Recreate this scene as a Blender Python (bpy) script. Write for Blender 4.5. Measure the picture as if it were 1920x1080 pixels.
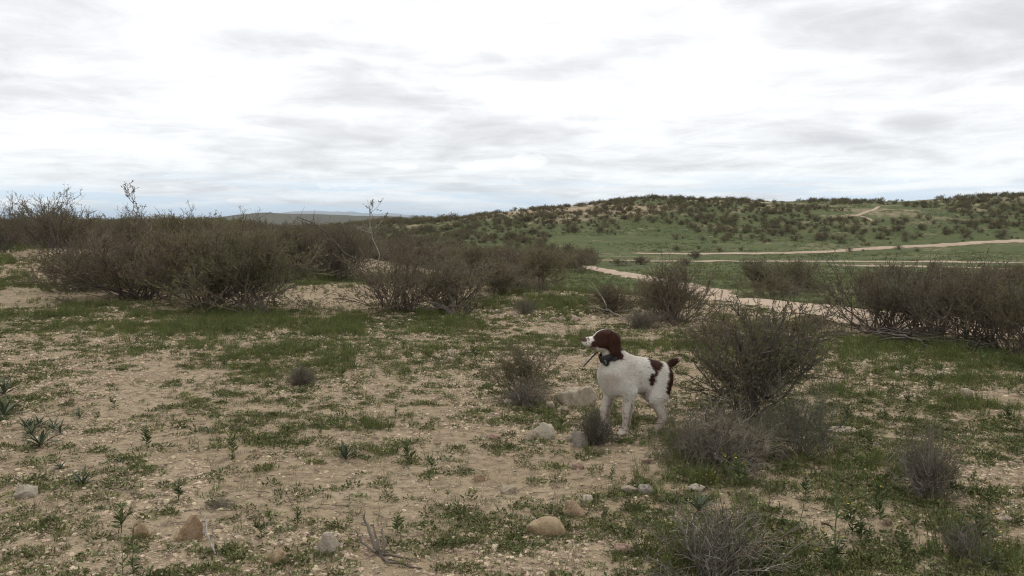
import bpy, math, random
import numpy as np
from mathutils import Vector, Matrix
R = math.radians
sc = bpy.context.scene
for o in list(bpy.data.objects):
    bpy.data.objects.remove(o)
rng = np.random.default_rng(7)
random.seed(7)
col = sc.collection

# ------------------------------------------------------------------ camera
EYE = 1.42
PITCH = 4.65
FPX = 1598.0
cam_d = bpy.data.cameras.new('camera')
cam_d.sensor_width = 36.0
cam_d.lens = 36.0 * FPX / 1920.0
cam_d.clip_start = 0.05
cam_d.clip_end = 60000
cam = bpy.data.objects.new('camera', cam_d)
col.objects.link(cam)
cam.location = (0, 0, EYE)
cam.rotation_euler = (R(90 - PITCH), 0, 0)
sc.camera = cam

# ------------------------------------------------------------------ sky, sun, exposure
SUN_EL, SUN_AZ = 52.0, 12.0          # behind the cloud, ahead and a little to the right
w = bpy.data.worlds.new('World')
sc.world = w
w.use_nodes = True
nt = w.node_tree
nt.nodes.clear()
def N(t, kind, **kw):
    n = t.nodes.new(kind)
    for k, v in kw.items():
        if k in ('inp',):
            for a, b in v.items():
                n.inputs[a].default_value = b
        else:
            setattr(n, k, v)
    return n
def math_node(t, op, a, b=None, c=None, clamp=False):
    n = t.nodes.new('ShaderNodeMath'); n.operation = op; n.use_clamp = clamp
    for i, v in enumerate((a, b, c)):
        if v is None: continue
        if hasattr(v, 'links'): t.links.new(v, n.inputs[i])
        else: n.inputs[i].default_value = v
    return n.outputs[0]
def mix_col(t, f, a, b, mode='MIX'):
    n = t.nodes.new('ShaderNodeMix'); n.data_type = 'RGBA'; n.blend_type = mode
    for s, v in ((n.inputs[0], f), (n.inputs[6], a), (n.inputs[7], b)):
        if hasattr(v, 'links'): t.links.new(v, s)
        elif isinstance(v, (tuple, list)): s.default_value = (*v, 1.0)[:4]
        else: s.default_value = v
    return n.outputs[2]
def map_range(t, v, a, b, c=0.0, d=1.0, smooth=True):
    n = t.nodes.new('ShaderNodeMapRange')
    n.interpolation_type = 'SMOOTHSTEP' if smooth else 'LINEAR'
    t.links.new(v, n.inputs[0])
    for i, q in enumerate((a, b, c, d)): n.inputs[i + 1].default_value = q
    return n.outputs[0]
def noise(t, vec, scale, detail=4, rough=0.55, dist=0.0):
    n = t.nodes.new('ShaderNodeTexNoise')
    if vec is not None: t.links.new(vec, n.inputs['Vector'])
    n.inputs['Scale'].default_value = scale; n.inputs['Detail'].default_value = detail
    n.inputs['Roughness'].default_value = rough; n.inputs['Distortion'].default_value = dist
    return n.outputs['Fac']

tc = N(nt, 'ShaderNodeTexCoord')
sep = N(nt, 'ShaderNodeSeparateXYZ')
nt.links.new(tc.outputs['Generated'], sep.inputs[0])
dx, dy, dz = sep.outputs
el = math_node(nt, 'MAXIMUM', dz, 0.0)
den = math_node(nt, 'ADD', el, 0.10)
cx = math_node(nt, 'DIVIDE', dx, den)
cy = math_node(nt, 'DIVIDE', dy, den)
cv = N(nt, 'ShaderNodeCombineXYZ')
nt.links.new(cx, cv.inputs[0]); nt.links.new(cy, cv.inputs[1]); cv.inputs[2].default_value = 3.7
deck = noise(nt, cv.outputs[0], 0.85, 9, 0.58, 0.5)
big = noise(nt, cv.outputs[0], 0.33, 3, 0.5, 0.2)
# direction space for the low streaks and puffs
az = math_node(nt, 'ARCTAN2', dx, dy)
sv = N(nt, 'ShaderNodeCombineXYZ')
nt.links.new(math_node(nt, 'MULTIPLY', az, 3.0), sv.inputs[0])
nt.links.new(math_node(nt, 'MULTIPLY', dz, 22.0), sv.inputs[1])
streak = noise(nt, sv.outputs[0], 1.3, 7, 0.55, 0.35)
dens = math_node(nt, 'ADD', math_node(nt, 'MULTIPLY', deck, 0.62), math_node(nt, 'MULTIPLY', big, 0.40))
dens = math_node(nt, 'ADD', dens, math_node(nt, 'MULTIPLY', math_node(nt, 'SUBTRACT', streak, 0.5), 0.28))
# single darker banks, each at its bearing and height in the sky (degrees)
def bank(azd, eld, wa, we, amt):
    a = math_node(nt, 'DIVIDE', math_node(nt, 'SUBTRACT', az, R(azd)), R(wa))
    e = math_node(nt, 'DIVIDE', math_node(nt, 'SUBTRACT', dz, math.sin(R(eld))), R(we))
    rr = math_node(nt, 'ADD', math_node(nt, 'MULTIPLY', a, a), math_node(nt, 'MULTIPLY', e, e))
    rr = math_node(nt, 'ADD', rr, math_node(nt, 'MULTIPLY', math_node(nt, 'SUBTRACT', streak, 0.5), 2.6))
    return math_node(nt, 'MULTIPLY', map_range(nt, rr, 0.0, 1.3, 1.0, 0.0), amt)
for b in ((-16.3, 11.0, 5.5, 1.2, .12), (-4.3, 10.7, 4.0, 1.0, .10), (25.0, 5.7, 2.6, 0.7, .13),
          (-30.0, 12.0, 9.0, 3.5, .13), (9.5, 11.8, 4.5, 1.8, .08), (-27.0, 7.6, 7.0, 0.9, .08),
          (-3.6, 2.1, 2.0, .35, .12), (20, 11.5, 5, 1.4, .07)):
    dens = math_node(nt, 'ADD', dens, bank(*b))
fine = noise(nt, cv.outputs[0], 2.6, 8, 0.6, 0.6)
dens = math_node(nt, 'ADD', dens, math_node(nt, 'MULTIPLY', math_node(nt, 'SUBTRACT', fine, 0.5), 0.36))
lum = map_range(nt, dens, 0.345, 0.77, 1.02, 0.62)
low = map_range(nt, dz, 0.0, 0.16, 0.0, 1.0)
ccol = mix_col(nt, map_range(nt, dens, 0.45, 0.72), (1.0, 1.0, 1.0), (0.985, 0.975, 1.0))
hcol = mix_col(nt, low, (0.92, 0.95, 0.965), (1.0, 1.0, 1.0))
ccol = mix_col(nt, 1.0, ccol, hcol, 'MULTIPLY')
# cumulus puffs in a band just above the horizon
pv = N(nt, 'ShaderNodeCombineXYZ')
nt.links.new(math_node(nt, 'MULTIPLY', az, 34.0), pv.inputs[0])
nt.links.new(math_node(nt, 'MULTIPLY', dz, 75.0), pv.inputs[1]); pv.inputs[2].default_value = 1.3
puffn = noise(nt, pv.outputs[0], 1.0, 6, 0.6, 0.2)
band = math_node(nt, 'MULTIPLY', map_range(nt, dz, 0.018, 0.034), map_range(nt, dz, 0.05, 0.085, 1.0, 0.0))
puffs = math_node(nt, 'MULTIPLY', map_range(nt, math_node(nt, 'MULTIPLY', puffn, band), 0.58, 0.66), .5)
def puff(azd, eld, wa, we):
    a = math_node(nt, 'DIVIDE', math_node(nt, 'SUBTRACT', az, R(azd)), R(wa))
    e = math_node(nt, 'DIVIDE', math_node(nt, 'SUBTRACT', dz, math.sin(R(eld))), R(we))
    e = math_node(nt, 'MULTIPLY', e, map_range(nt, e, -.2, .2, 1.9, 1.0))
    rr = math_node(nt, 'ADD', math_node(nt, 'MULTIPLY', a, a), math_node(nt, 'MULTIPLY', e, e))
    rr = math_node(nt, 'ADD', rr, math_node(nt, 'MULTIPLY', math_node(nt, 'SUBTRACT', puffn, 0.5), 3.4))
    return map_range(nt, rr, 0.35, 0.95, 1.0, 0.0)
for p in ((-2.2, 3.42, 1.5, .55), (1.2, 3.75, 1.2, .8), (-7.0, 3.4, .9, .28), (-17.6, 1.1, .8, .3)):
    puffs = math_node(nt, 'MAXIMUM', puffs, puff(*p))
lum = math_node(nt, 'MULTIPLY', lum, map_range(nt, dz, 0.0, 0.11, 0.95, 1.0))
cloud = mix_col(nt, 1.0, ccol, (1, 1, 1), 'MULTIPLY')
vm = N(nt, 'ShaderNodeVectorMath', operation='SCALE')
nt.links.new(cloud, vm.inputs[0])
nt.links.new(math_node(nt, 'MULTIPLY', lum, 10.0), vm.inputs['Scale'])
cl2 = mix_col(nt, math_node(nt, 'MULTIPLY', puffs, 0.5), vm.outputs[0], (9.9, 9.95, 10.0))
gv = N(nt, 'ShaderNodeCombineXYZ')
nt.links.new(math_node(nt, 'MULTIPLY', az, 5.0), gv.inputs[0]); nt.links.new(math_node(nt, 'MULTIPLY', dz, 70.0), gv.inputs[1])
gapn = noise(nt, gv.outputs[0], 1.0, 5, .55, .3)
gap = math_node(nt, 'MULTIPLY', map_range(nt, gapn, .44, .60), map_range(nt, dz, 0.022, 0.060, 1.0, 0.0))
gap = math_node(nt, 'MULTIPLY', gap, math_node(nt, 'SUBTRACT', 1.0, puffs))
cl2 = mix_col(nt, math_node(nt, 'MULTIPLY', gap, .75), cl2, (5.6, 7.0, 8.3))
sky = N(nt, 'ShaderNodeTexSky', sky_type='NISHITA')
sky.sun_disc = False
sky.sun_elevation = R(SUN_EL); sky.sun_rotation = R(SUN_AZ)
cover = mix_col(nt, 0.95, sky.outputs[0], cl2)
bg = N(nt, 'ShaderNodeBackground')
bg.inputs['Strength'].default_value = 0.10
nt.links.new(cover, bg.inputs['Color'])
wo = N(nt, 'ShaderNodeOutputWorld')
nt.links.new(bg.outputs[0], wo.inputs['Surface'])

sl = bpy.data.lights.new('sun', 'SUN')
sl.energy = 1.5; sl.angle = R(12); sl.color = (1.0, 0.95, 0.88)
sun = bpy.data.objects.new('sun', sl); col.objects.link(sun)
sun_dir = Vector((math.sin(R(SUN_AZ)) * math.cos(R(SUN_EL)), math.cos(R(SUN_AZ)) * math.cos(R(SUN_EL)), math.sin(R(SUN_EL))))
sun.rotation_euler = sun_dir.to_track_quat('Z', 'Y').to_euler()
sun.location = (20, 60, 80)

sc.view_settings.view_transform = 'Standard'
sc.view_settings.look = 'None'
sc.view_settings.exposure = 0.28
sc.view_settings.gamma = 1.0
sc.view_settings.use_curve_mapping = False
sc.cycles.max_bounces = 5
sc.cycles.diffuse_bounces = 3
sc.cycles.volume_bounces = 1
sc.cycles.use_denoising = True
sc.cycles.filter_width = 1.15
sc.cycles.denoiser = 'OPENIMAGEDENOISE'
sc.cycles.denoising_input_passes = 'RGB_ALBEDO_NORMAL'
sc.cycles.denoising_prefilter = 'NONE'

# ------------------------------------------------------------------ helpers
def ss(t):
    t = np.clip(t, 0, 1)
    return t * t * (3 - 2 * t)
def vnoise(x, y, seed=0):
    x = np.asarray(x, float); y = np.asarray(y, float)
    xi = np.floor(x).astype(np.int64); yi = np.floor(y).astype(np.int64)
    fx = x - xi; fy = y - yi
    fx = fx * fx * (3 - 2 * fx); fy = fy * fy * (3 - 2 * fy)
    def h(a, b):
        n = (a * 374761393 + b * 668265263 + seed * 974711) & 0xffffffff
        n = ((n ^ (n >> 13)) * 1274126177) & 0xffffffff
        n = ((n ^ (n >> 16)) * 224682251) & 0xffffffff
        return ((n ^ (n >> 15)) & 0xffff) / 65535.0
    return (h(xi, yi) * (1 - fx) + h(xi + 1, yi) * fx) * (1 - fy) + (h(xi, yi + 1) * (1 - fx) + h(xi + 1, yi + 1) * fx) * fy
def fbm(x, y, seed=0, octv=4):
    s = 0; a = 0.5; n = 0
    for i in range(octv):
        s = s + a * vnoise(x * 2 ** i, y * 2 ** i, seed + 17 * i); n += a; a *= 0.5
    return s / n
def mesh_np(name, V, F, mats=(), smooth=False, midx=None, attrs=None):
    V = np.asarray(V, np.float32).reshape(-1, 3); F = np.asarray(F, np.int32)
    k = F.shape[1]
    me = bpy.data.meshes.new(name)
    me.vertices.add(len(V)); me.vertices.foreach_set('co', V.ravel())
    me.loops.add(F.size); me.loops.foreach_set('vertex_index', F.ravel())
    me.polygons.add(len(F)); me.polygons.foreach_set('loop_start', np.arange(0, F.size, k, dtype=np.int32))
    for m in mats: me.materials.append(m)
    if midx is not None: me.polygons.foreach_set('material_index', np.asarray(midx, np.int32))
    me.update(calc_edges=True)
    me.polygons.foreach_set('use_smooth', np.full(len(F), smooth, bool))
    for an, (typ, data) in (attrs or {}).items():
        a = me.attributes.new(an, typ, 'POINT')
        a.data.foreach_set('color' if typ == 'FLOAT_COLOR' else 'vector' if typ == 'FLOAT_VECTOR' else 'value', np.asarray(data, np.int32 if typ == 'INT' else np.float32).ravel())
    me.validate()
    return me
def link(o, parent=None):
    col.objects.link(o)
    if parent is not None: o.parent = parent
    return o
def obj(name, me, parent=None):
    return link(bpy.data.objects.new(name, me), parent)
def tag(o, label=None, cat=None, group=None, kind=None):
    if label: o['label'] = label
    if cat: o['category'] = cat
    if group: o['group'] = group
    if kind: o['kind'] = kind
    return o
def empty(name, loc, rz=0, s=1.0):
    o = bpy.data.objects.new(name, None); o.empty_display_size = 0.1
    link(o); o.location = loc; o.rotation_euler = (0, 0, rz)
    o.scale = s if isinstance(s, tuple) else (s, s, s)
    return o

# ------------------------------------------------------------------ materials
def new_mat(name):
    m = bpy.data.materials.new(name); m.use_nodes = True
    b = m.node_tree.nodes['Principled BSDF']
    b.inputs['Roughness'].default_value = 0.85
    b.inputs['Specular IOR Level'].default_value = 0.25
    return m, m.node_tree, b
def varied(name, c1, c2, c3=None, scale=6.0, rough=0.85, bump=0.0, bscale=40, inst=0.5, spec=0.2, trans=0.0):
    """two or three tones mixed by noise over the thing, plus a small shift from one individual to the next"""
    m, t, b = new_mat(name)
    b.inputs['Roughness'].default_value = rough; b.inputs['Specular IOR Level'].default_value = spec
    tcn = N(t, 'ShaderNodeTexCoord'); info = N(t, 'ShaderNodeObjectInfo')
    vadd = N(t, 'ShaderNodeVectorMath', operation='ADD')
    t.links.new(tcn.outputs['Object'], vadd.inputs[0])
    rs = math_node(t, 'MULTIPLY', info.outputs['Random'], 50.0)
    t.links.new(rs, vadd.inputs[1])
    f = noise(t, vadd.outputs[0], scale, 5, 0.6)
    f2 = map_range(t, f, 0.35, 0.65)
    c = mix_col(t, f2, c1, c2)
    if c3: c = mix_col(t, math_node(t, 'MULTIPLY', map_range(t, noise(t, vadd.outputs[0], scale * 2.7, 4, .6), .5, .68), 0.9), c, c3)
    hs = N(t, 'ShaderNodeHueSaturation')
    t.links.new(c, hs.inputs['Color'])
    t.links.new(map_range(t, info.outputs['Random'], 0, 1, 1 - .45 * inst, 1 + .45 * inst, False), hs.inputs['Value'])
    r2 = math_node(t, 'FRACT', math_node(t, 'MULTIPLY', info.outputs['Random'], 7.31))
    t.links.new(map_range(t, r2, 0, 1, .5 - .03 * inst, .5 + .03 * inst, False), hs.inputs['Hue'])
    t.links.new(hs.outputs[0], b.inputs['Base Color'])
    if bump:
        bp = N(t, 'ShaderNodeBump'); bp.inputs['Strength'].default_value = bump; bp.inputs['Distance'].default_value = 0.01
        t.links.new(noise(t, vadd.outputs[0], bscale, 6, .65), bp.inputs['Height'])
        t.links.new(bp.outputs[0], b.inputs['Normal'])
    if trans:
        tl = N(t, 'ShaderNodeBsdfTranslucent'); t.links.new(hs.outputs[0], tl.inputs['Color'])
        mx_ = N(t, 'ShaderNodeMixShader'); mx_.inputs[0].default_value = trans
        t.links.new(b.outputs[0], mx_.inputs[1]); t.links.new(tl.outputs[0], mx_.inputs[2])
        t.links.new(mx_.outputs[0], t.nodes['Material Output'].inputs['Surface'])
    return m
def vcol(name, attr='tone', rough=0.85, spec=0.15, inst=0.0):
    m, t, b = new_mat(name)
    b.inputs['Roughness'].default_value = rough; b.inputs['Specular IOR Level'].default_value = spec
    a = N(t, 'ShaderNodeAttribute', attribute_name=attr)
    if inst:
        info = N(t, 'ShaderNodeObjectInfo'); hs = N(t, 'ShaderNodeHueSaturation')
        t.links.new(a.outputs['Color'], hs.inputs['Color'])
        t.links.new(map_range(t, info.outputs['Random'], 0, 1, 1 - .45 * inst, 1 + .45 * inst, False), hs.inputs['Value'])
        r2 = math_node(t, 'FRACT', math_node(t, 'MULTIPLY', info.outputs['Random'], 7.31))
        t.links.new(map_range(t, r2, 0, 1, .5 - .03 * inst, .5 + .03 * inst, False), hs.inputs['Hue'])
        t.links.new(hs.outputs[0], b.inputs['Base Color'])
    else:
        t.links.new(a.outputs['Color'], b.inputs['Base Color'])
    return m

# ------------------------------------------------------------------ terrain
RX = np.array([-60, -14, -7, 4.8, 16.6, 26, 30, 40, 64, 88, 100, 114, 160, 260.])
RY = np.array([425, 416, 410, 399, 389, 379, 375, 380, 379, 379, 372, 364, 352, 350.])
RZ = EYE + (410 - RY) / FPX * 190.0
def H(x, y):
    x = np.asarray(x, float); y = np.asarray(y, float)
    d = np.hypot(x, y)
    ye = np.where(x >= 0, np.maximum(15.5 - 0.85 * x, 8.5), 15.5 - 2.5 * x)
    ye = ye + 1.5 * (vnoise(x * .12, y * .12, 3) - .5)
    q = np.maximum(y - ye, 0)
    z = -2.1 * ss(q / 24.0) - 1.0 * ss((q - 14) / 60.0)
    z = z - 5.0 * ss((d - 80) / 420.0) - 4.0 * ss((d - 400) / 2500.0)
    # stony bank on the left
    z = z + 0.62 * np.exp(-(((x + 13.5) / 6.0) ** 2 + ((y - 22.5) / 6.5) ** 2))
    z = z + 0.10 * np.exp(-(((x + 2.4) / 3.0) ** 2 + ((y - 17.0) / 1.5) ** 2))
    # mound under the grey bush
    z = z + 0.05 * np.exp(-(((x - 1.55) / .7) ** 2 + ((y - 5.3) / .6) ** 2))
    # the ground tips away a little under the dog
    z = z - .07 * np.clip(x - .70, 0, .5) * np.exp(-((x - .95) / .6) ** 2 - ((y - 5.7) / .6) ** 2)
    # right-hand hill
    zc = np.interp(x, RX, RZ)
    prof = ss((y - 104 + 10 * (fbm(x * .03, y * .03, 5) - .5)) / (190 - 104.0))
    back = 1 - 0.35 * ss((y - 195) / 160.0)
    hill = (zc + 4.2) * prof * back * ss((x + 75) / 50.0) * ss((900 - y) / 500)
    z = z + np.maximum(hill, 0) + 1.6 * prof * (fbm(x * .035, y * .035, 9) - .5) * ss((x + 40) / 40) * ss((500 - y) / 250)
    # low grey hills beyond the plain
    for (hx, hy, hz, wx, wy) in ((-450, 1500, 19.5, 70, 160), (-345, 1560, 15.5, 80, 150), (-225, 1500, 13.5, 90, 150),
                                 (-600, 1600, 9, 90, 150), (-120, 1650, 8, 80, 140), (-800, 1900, 10, 200, 200), (700, 2100, 14, 260, 200), (1500, 1800, 16, 300, 250), (-1700, 1800, 14, 300, 250)):
        z = z + hz * np.exp(-(((x - hx) / wx) ** 2 + ((y - hy) / wy) ** 2)) * (0.85 + .3 * fbm(x * .012, y * .012, 21))
    amp = np.clip(d / 12, 0.25, 1.0)
    z = z + 0.16 * amp * (fbm(x * .45, y * .45, 11, 3) - .5)
    z = z + 0.030 * (fbm(x * 2.6, y * 2.6, 13, 3) - .5) * np.clip(30 / (d + 1), 0, 1)
    return z
Z0 = float(H(0.0, 0.0))
cam.location.z = EYE
def hz(x, y): return float(H(x, y)) 
_cp, _sp = math.cos(R(PITCH)), math.sin(R(PITCH))
def spot(px, py):
    """the point of the ground that a mark of the survey sketch stands for"""
    a = (px - 960) / FPX; b = (540 - py) / FPX
    d = np.array([a, _cp + b * _sp, -_sp + b * _cp])
    t = np.geomspace(1.0, 9000, 700)
    for _ in range(3):
        gap = EYE + d[2] * t - H(d[0] * t, d[1] * t)
        k = int(np.argmax(gap < 0)) if (gap < 0).any() else len(t) - 1
        t = np.linspace(t[max(k - 1, 0)], t[k], 24)
    t = float(t[12])
    return np.array([d[0] * t, d[1] * t, hz(d[0] * t, d[1] * t)])

# where things grow: green cover, 0..1, over the ground near the camera and far
ZONES = []
def zone(px, py, rx, ry, s):
    c = spot(px, py); e = spot(px + rx, py); n_ = spot(px, py - ry)
    ZONES.append((c[0], c[1], max(np.hypot(*(e - c)[:2]), .1), max(abs(n_[1] - c[1]), .1), s))
for zz in ((120, 590, 200, 26, .85), (420, 600, 200, 28, .85), (640, 615, 130, 26, .85), (780, 605, 120, 25, .9), (560, 670, 160, 26, .6), (820, 675, 130, 25, .6),
           (1370, 900, 130, 40, .85), (1290, 850, 60, 40, .8), (1100, 846, 60, 14, .5), (1260, 832, 50, 12, .35), (1180, 826, 60, 10, .25), (1640, 900, 110, 45, .8), (1560, 860, 60, 25, .5),
           (1720, 700, 160, 22, .9), (1880, 690, 110, 30, 1.0), (1700, 660, 180, 22, 1.0), (1840, 770, 90, 22, .8), (1600, 735, 60, 16, .6),
           (1000, 565, 120, 20, .9), (1150, 640, 120, 20, .6), (1250, 650, 120, 25, .6), (1450, 620, 120, 30, .8), (1350, 1040, 130, 40, .75), (1840, 1040, 90, 45, .75),
           (700, 800, 70, 12, .4), (680, 845, 120, 14, .4), (960, 700, 70, 25, .6), (1000, 770, 60, 16, .4), (330, 655, 150, 14, .35), (1500, 870, 60, 18, .6), (1150, 790, 60, 25, .5)):
    zone(*zz)
def cover_near(x, y):
    g = np.zeros_like(np.asarray(x, float))
    for (cx_, cy_, rx, ry, s) in ZONES:
        g = np.maximum(g, s * np.exp(-(((x - cx_) / rx) ** 2 + ((y - cy_) / ry) ** 2) ** 1.5 * .8))
    n = fbm(x * 1.3, y * 1.3, 41, 4)
    n2 = fbm(x * .35, y * .35, 43, 3)
    right = ss((x + 1.5) / 3.0)
    thin = 1 - .55 * (1 - right) * ss((6.5 - y) / 2.0)
    g = g * ss((n - .33) / .25 + .25 * g)
    g = np.maximum(g, thin * (0.46 + .12 * right) * ss((n - .50 + .05 * right + .25 * (n2 - .5)) / .12))
    return g
def cover(x, y):
    d = np.hypot(x, y)
    near = cover_near(x, y)
    n = fbm(x * .11, y * .11, 47, 5)
    mid = 0.35 + 0.9 * ss((n - .36) / .25) + .25 * ss((x - .0 * y) / 4.0)
    left = ss((-x - .22 * y) / 6.0)
    mid = mid * (1 - .45 * left)
    # meadow and hill
    nh = fbm(x * .05, y * .05, 53, 5)
    meadow = 0.92 + .0 * x
    hillup = ss((y - 128 + .25 * (x - 30)) / 45.0) * ss((500 - y) / 100)
    bare = ss((nh - .50 + .16 * ss((40 - x) / 40)) / .10)
    far = (meadow - .30 * ss((fbm(x * .16, y * .30, 57, 4) - .5) / .12)) * (1 - hillup * (.15 + .62 * bare * (1 - .92 * ss((x - 38) / 20))))
    far = np.where(y > 300, .72 + .2 * ss((fbm(x * .01, y * .02, 59, 4) - .4) / .2), far)
    f1 = ss((d - 13) / 8.0); f2 = ss((d - 55) / 35.0)
    return np.clip((near * (1 - f1) + mid * f1) * (1 - f2) + far * f2, 0, 1)

# polar sheet round the viewpoint: fine rings near, coarse towards the horizon
rings = np.concatenate([[0.0, 0.01, 0.35, 0.7], np.geomspace(1.0, 16, 240), np.geomspace(16.2, 320, 240)[1:], np.geomspace(325, 40000, 110)])
front = np.linspace(-46, 46, 430)
rest = np.linspace(46, 314, 62)[1:-1]
ang = np.radians(np.concatenate([front, rest]))
rr, aa = np.meshgrid(rings[1:], ang, indexing='ij')
gx, gy = rr * np.sin(aa), rr * np.cos(aa)
gz = H(gx, gy)
V = np.concatenate([[[0, 0, Z0]], np.stack([gx, gy, gz], -1).reshape(-1, 3)])
nr, na = gx.shape
i = np.arange(nr - 1)[:, None]; j = np.arange(na)[None, :]
def vid(a, b): return 1 + a * na + (b % na)
Q = np.stack(np.broadcast_arrays(vid(i, j), vid(i, j + 1), vid(i + 1, j + 1), vid(i + 1, j)), -1).reshape(-1, 4)[:, ::-1]
gcov = cover(V[:, 0], V[:, 1])

gm, t, b = new_mat('desert_ground')
tcn = N(t, 'ShaderNodeTexCoord'); P = tcn.outputs['Object']
at = N(t, 'ShaderNodeAttribute', attribute_name='green').outputs['Fac']
n1 = noise(t, P, 0.9, 6, .6); n2 = noise(t, P, 14.0, 6, .65); n3 = noise(t, P, 70.0, 4, .6); nfar = noise(t, P, .22, 8, .62, .3)
sand = mix_col(t, map_range(t, n1, .35, .65), (.295, .228, .145), (.365, .290, .195))
sand = mix_col(t, map_range(t, n2, .42, .64), sand, (.195, .150, .098))
sand = mix_col(t, math_node(t, 'MULTIPLY', map_range(t, n3, .55, .70), .6), sand, (.44, .36, .27))
vor = N(t, 'ShaderNodeTexVoronoi'); vor.inputs['Scale'].default_value = 46.0
t.links.new(P, vor.inputs['Vector'])
grit = math_node(t, 'MULTIPLY', map_range(t, vor.outputs['Distance'], .10, .30, 1, 0), map_range(t, noise(t, P, 9.0, 3), .5, .62))
vs = N(t, 'ShaderNodeSeparateColor'); t.links.new(vor.outputs['Color'], vs.inputs[0])
gritcol = mix_col(t, vs.outputs[0], (.50, .43, .34), (.22, .14, .10))
sand = mix_col(t, math_node(t, 'MULTIPLY', grit, .8), sand, gritcol)
greenc = mix_col(t, map_range(t, nfar, .38, .62), (.044, .066, .022), (.074, .090, .032))
greenc = mix_col(t, map_range(t, noise(t, P, 2.4, 6, .65), .45, .65), greenc, (.096, .098, .042))
scrub = N(t, 'ShaderNodeAttribute', attribute_name='scrub').outputs['Fac']
greenc = mix_col(t, scrub, greenc, (.074, .070, .050))
gf = math_node(t, 'ADD', at, math_node(t, 'MULTIPLY', math_node(t, 'SUBTRACT', noise(t, P, 1.1, 8, .7), .5), 1.1))
gf = map_range(t, gf, .30, .72)
gc = mix_col(t, gf, sand, greenc)
gc = mix_col(t, math_node(t, 'MULTIPLY', map_range(t, noise(t, P, .31, 7, .7), .5, .7), .35), gc, mix_col(t, gf, (.23, .155, .10), (.13, .115, .06)))
t.links.new(gc, b.inputs['Base Color'])
b.inputs['Roughness'].default_value = .95; b.inputs['Specular IOR Level'].default_value = .1
bp = N(t, 'ShaderNodeBump'); bp.inputs['Strength'].default_value = 1.0; bp.inputs['Distance'].default_value = .05
hsum = math_node(t, 'ADD', math_node(t, 'MULTIPLY', n2, .8), math_node(t, 'ADD', math_node(t, 'MULTIPLY', n3, .35), math_node(t, 'MULTIPLY', grit, .35)))
t.links.new(hsum, bp.inputs['Height']); t.links.new(bp.outputs[0], b.inputs['Normal'])
# near the camera plants are real, so the ground itself carries little green there
dd = np.hypot(V[:, 0], V[:, 1])
gat = gcov * (0.62 + .38 * ss((dd - 11) / 14.0))
bare_spots = [(660, 467, 3.2, 5), (90, 500, 3.5, 2.2), (20, 480, 2.5, 2), (600, 550, 2.2, .9), (1700, 690, 0.1, .1)]
for (bx, by, r1, r2) in bare_spots:
    c_ = spot(bx, by); gat = gat * (1 - .85 * np.exp(-((V[:, 0] - c_[0]) / r1) ** 2 - ((V[:, 1] - c_[1]) / r2) ** 2))
gme = mesh_np('ground', V, np.concatenate([Q]), (gm,), True, attrs={'green': ('FLOAT', gat), 'scrub': ('FLOAT', ss((dd - 260) / 250.0))})
ground = tag(obj('ground', gme), kind='structure')

# ------------------------------------------------------------------ dirt roads
rm, t, b = new_mat('road_sand')
P = N(t, 'ShaderNodeTexCoord').outputs['Object']
c = mix_col(t, map_range(t, noise(t, P, .8, 6, .6), .35, .65), (.37, .280, .200), (.29, .215, .150))
c = mix_col(t, map_range(t, noise(t, P, 9, 5, .6), .5, .7), c, (.25, .185, .13))
c = mix_col(t, math_node(t, 'MULTIPLY', map_range(t, noise(t, P, 1.7, 7, .7), .56, .68), .7), c, (.12, .115, .06))
t.links.new(c, b.inputs['Base Color'])
bp = N(t, 'ShaderNodeBump'); bp.inputs['Strength'].default_value = .5; bp.inputs['Distance'].default_value = .04
t.links.new(noise(t, P, 12, 5, .6), bp.inputs['Height']); t.links.new(bp.outputs[0], b.inputs['Normal'])
def road(name, pts, width, lift, wob=.22, ncr=6, seed=0):
    P_ = np.array([spot(*p)[:2] for p in pts])
    seg = np.r_[0, np.cumsum(np.hypot(*np.diff(P_, axis=0).T))]
    s = np.linspace(0, seg[-1], max(int(seg[-1] / max(width * .16, .25)), 40))
    k = np.ones(9) / 9
    X = np.interp(s, seg, P_[:, 0]); Y = np.interp(s, seg, P_[:, 1])
    n = max(len(s) // 10, 3) | 1
    def sm(a):
        return np.convolve(np.pad(a, n // 2, mode='reflect', reflect_type='odd'), np.ones(n) / n, 'valid')
    X, Y = sm(X), sm(Y)
    tx, ty = np.gradient(X), np.gradient(Y); L = np.hypot(tx, ty); tx, ty = tx / L, ty / L
    taper = np.minimum(1, np.minimum(np.arange(len(s)), np.arange(len(s))[::-1]) / 6.0)
    VV = []
    for q in np.linspace(-1, 1, ncr):
        e = width * .5 * q * (1 + wob * 2 * (fbm(s * .9 / width * 2, q * 3 + 0 * s, 71 + seed + int(q > 0), 4) - .5) * abs(q) * 2) * taper
        xx, yy = X - ty * e, Y + tx * e
        VV.append(np.stack([xx, yy, H(xx, yy) + lift * (1 - .7 * abs(q) ** 3)], -1))
    VV = np.stack(VV, 1); m = len(s)
    ii = np.arange(m - 1)[:, None]; jj = np.arange(ncr - 1)[None]
    F = np.stack(np.broadcast_arrays(ii * ncr + jj, ii * ncr + jj + 1, (ii + 1) * ncr + jj + 1, (ii + 1) * ncr + jj), -1).reshape(-1, 4)
    return tag(obj(name, mesh_np(name, VV, F, (rm,), True)), kind='structure'), np.stack([X, Y], -1)
_, rd1 = road('dirt_road', [(2040, 655), (1890, 632), (1760, 616), (1640, 602), (1540, 588), (1440, 570), (1340, 547), (1240, 527), (1150, 511), (1080, 499), (1000, 491), (900, 484)], 2.05, .05)
_, rd2 = road('dirt_track', [(1050, 487), (1150, 489), (1280, 490), (1400, 491), (1560, 491), (1740, 491), (1960, 493), (2100, 494)], 2.0, .10, seed=3)
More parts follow.
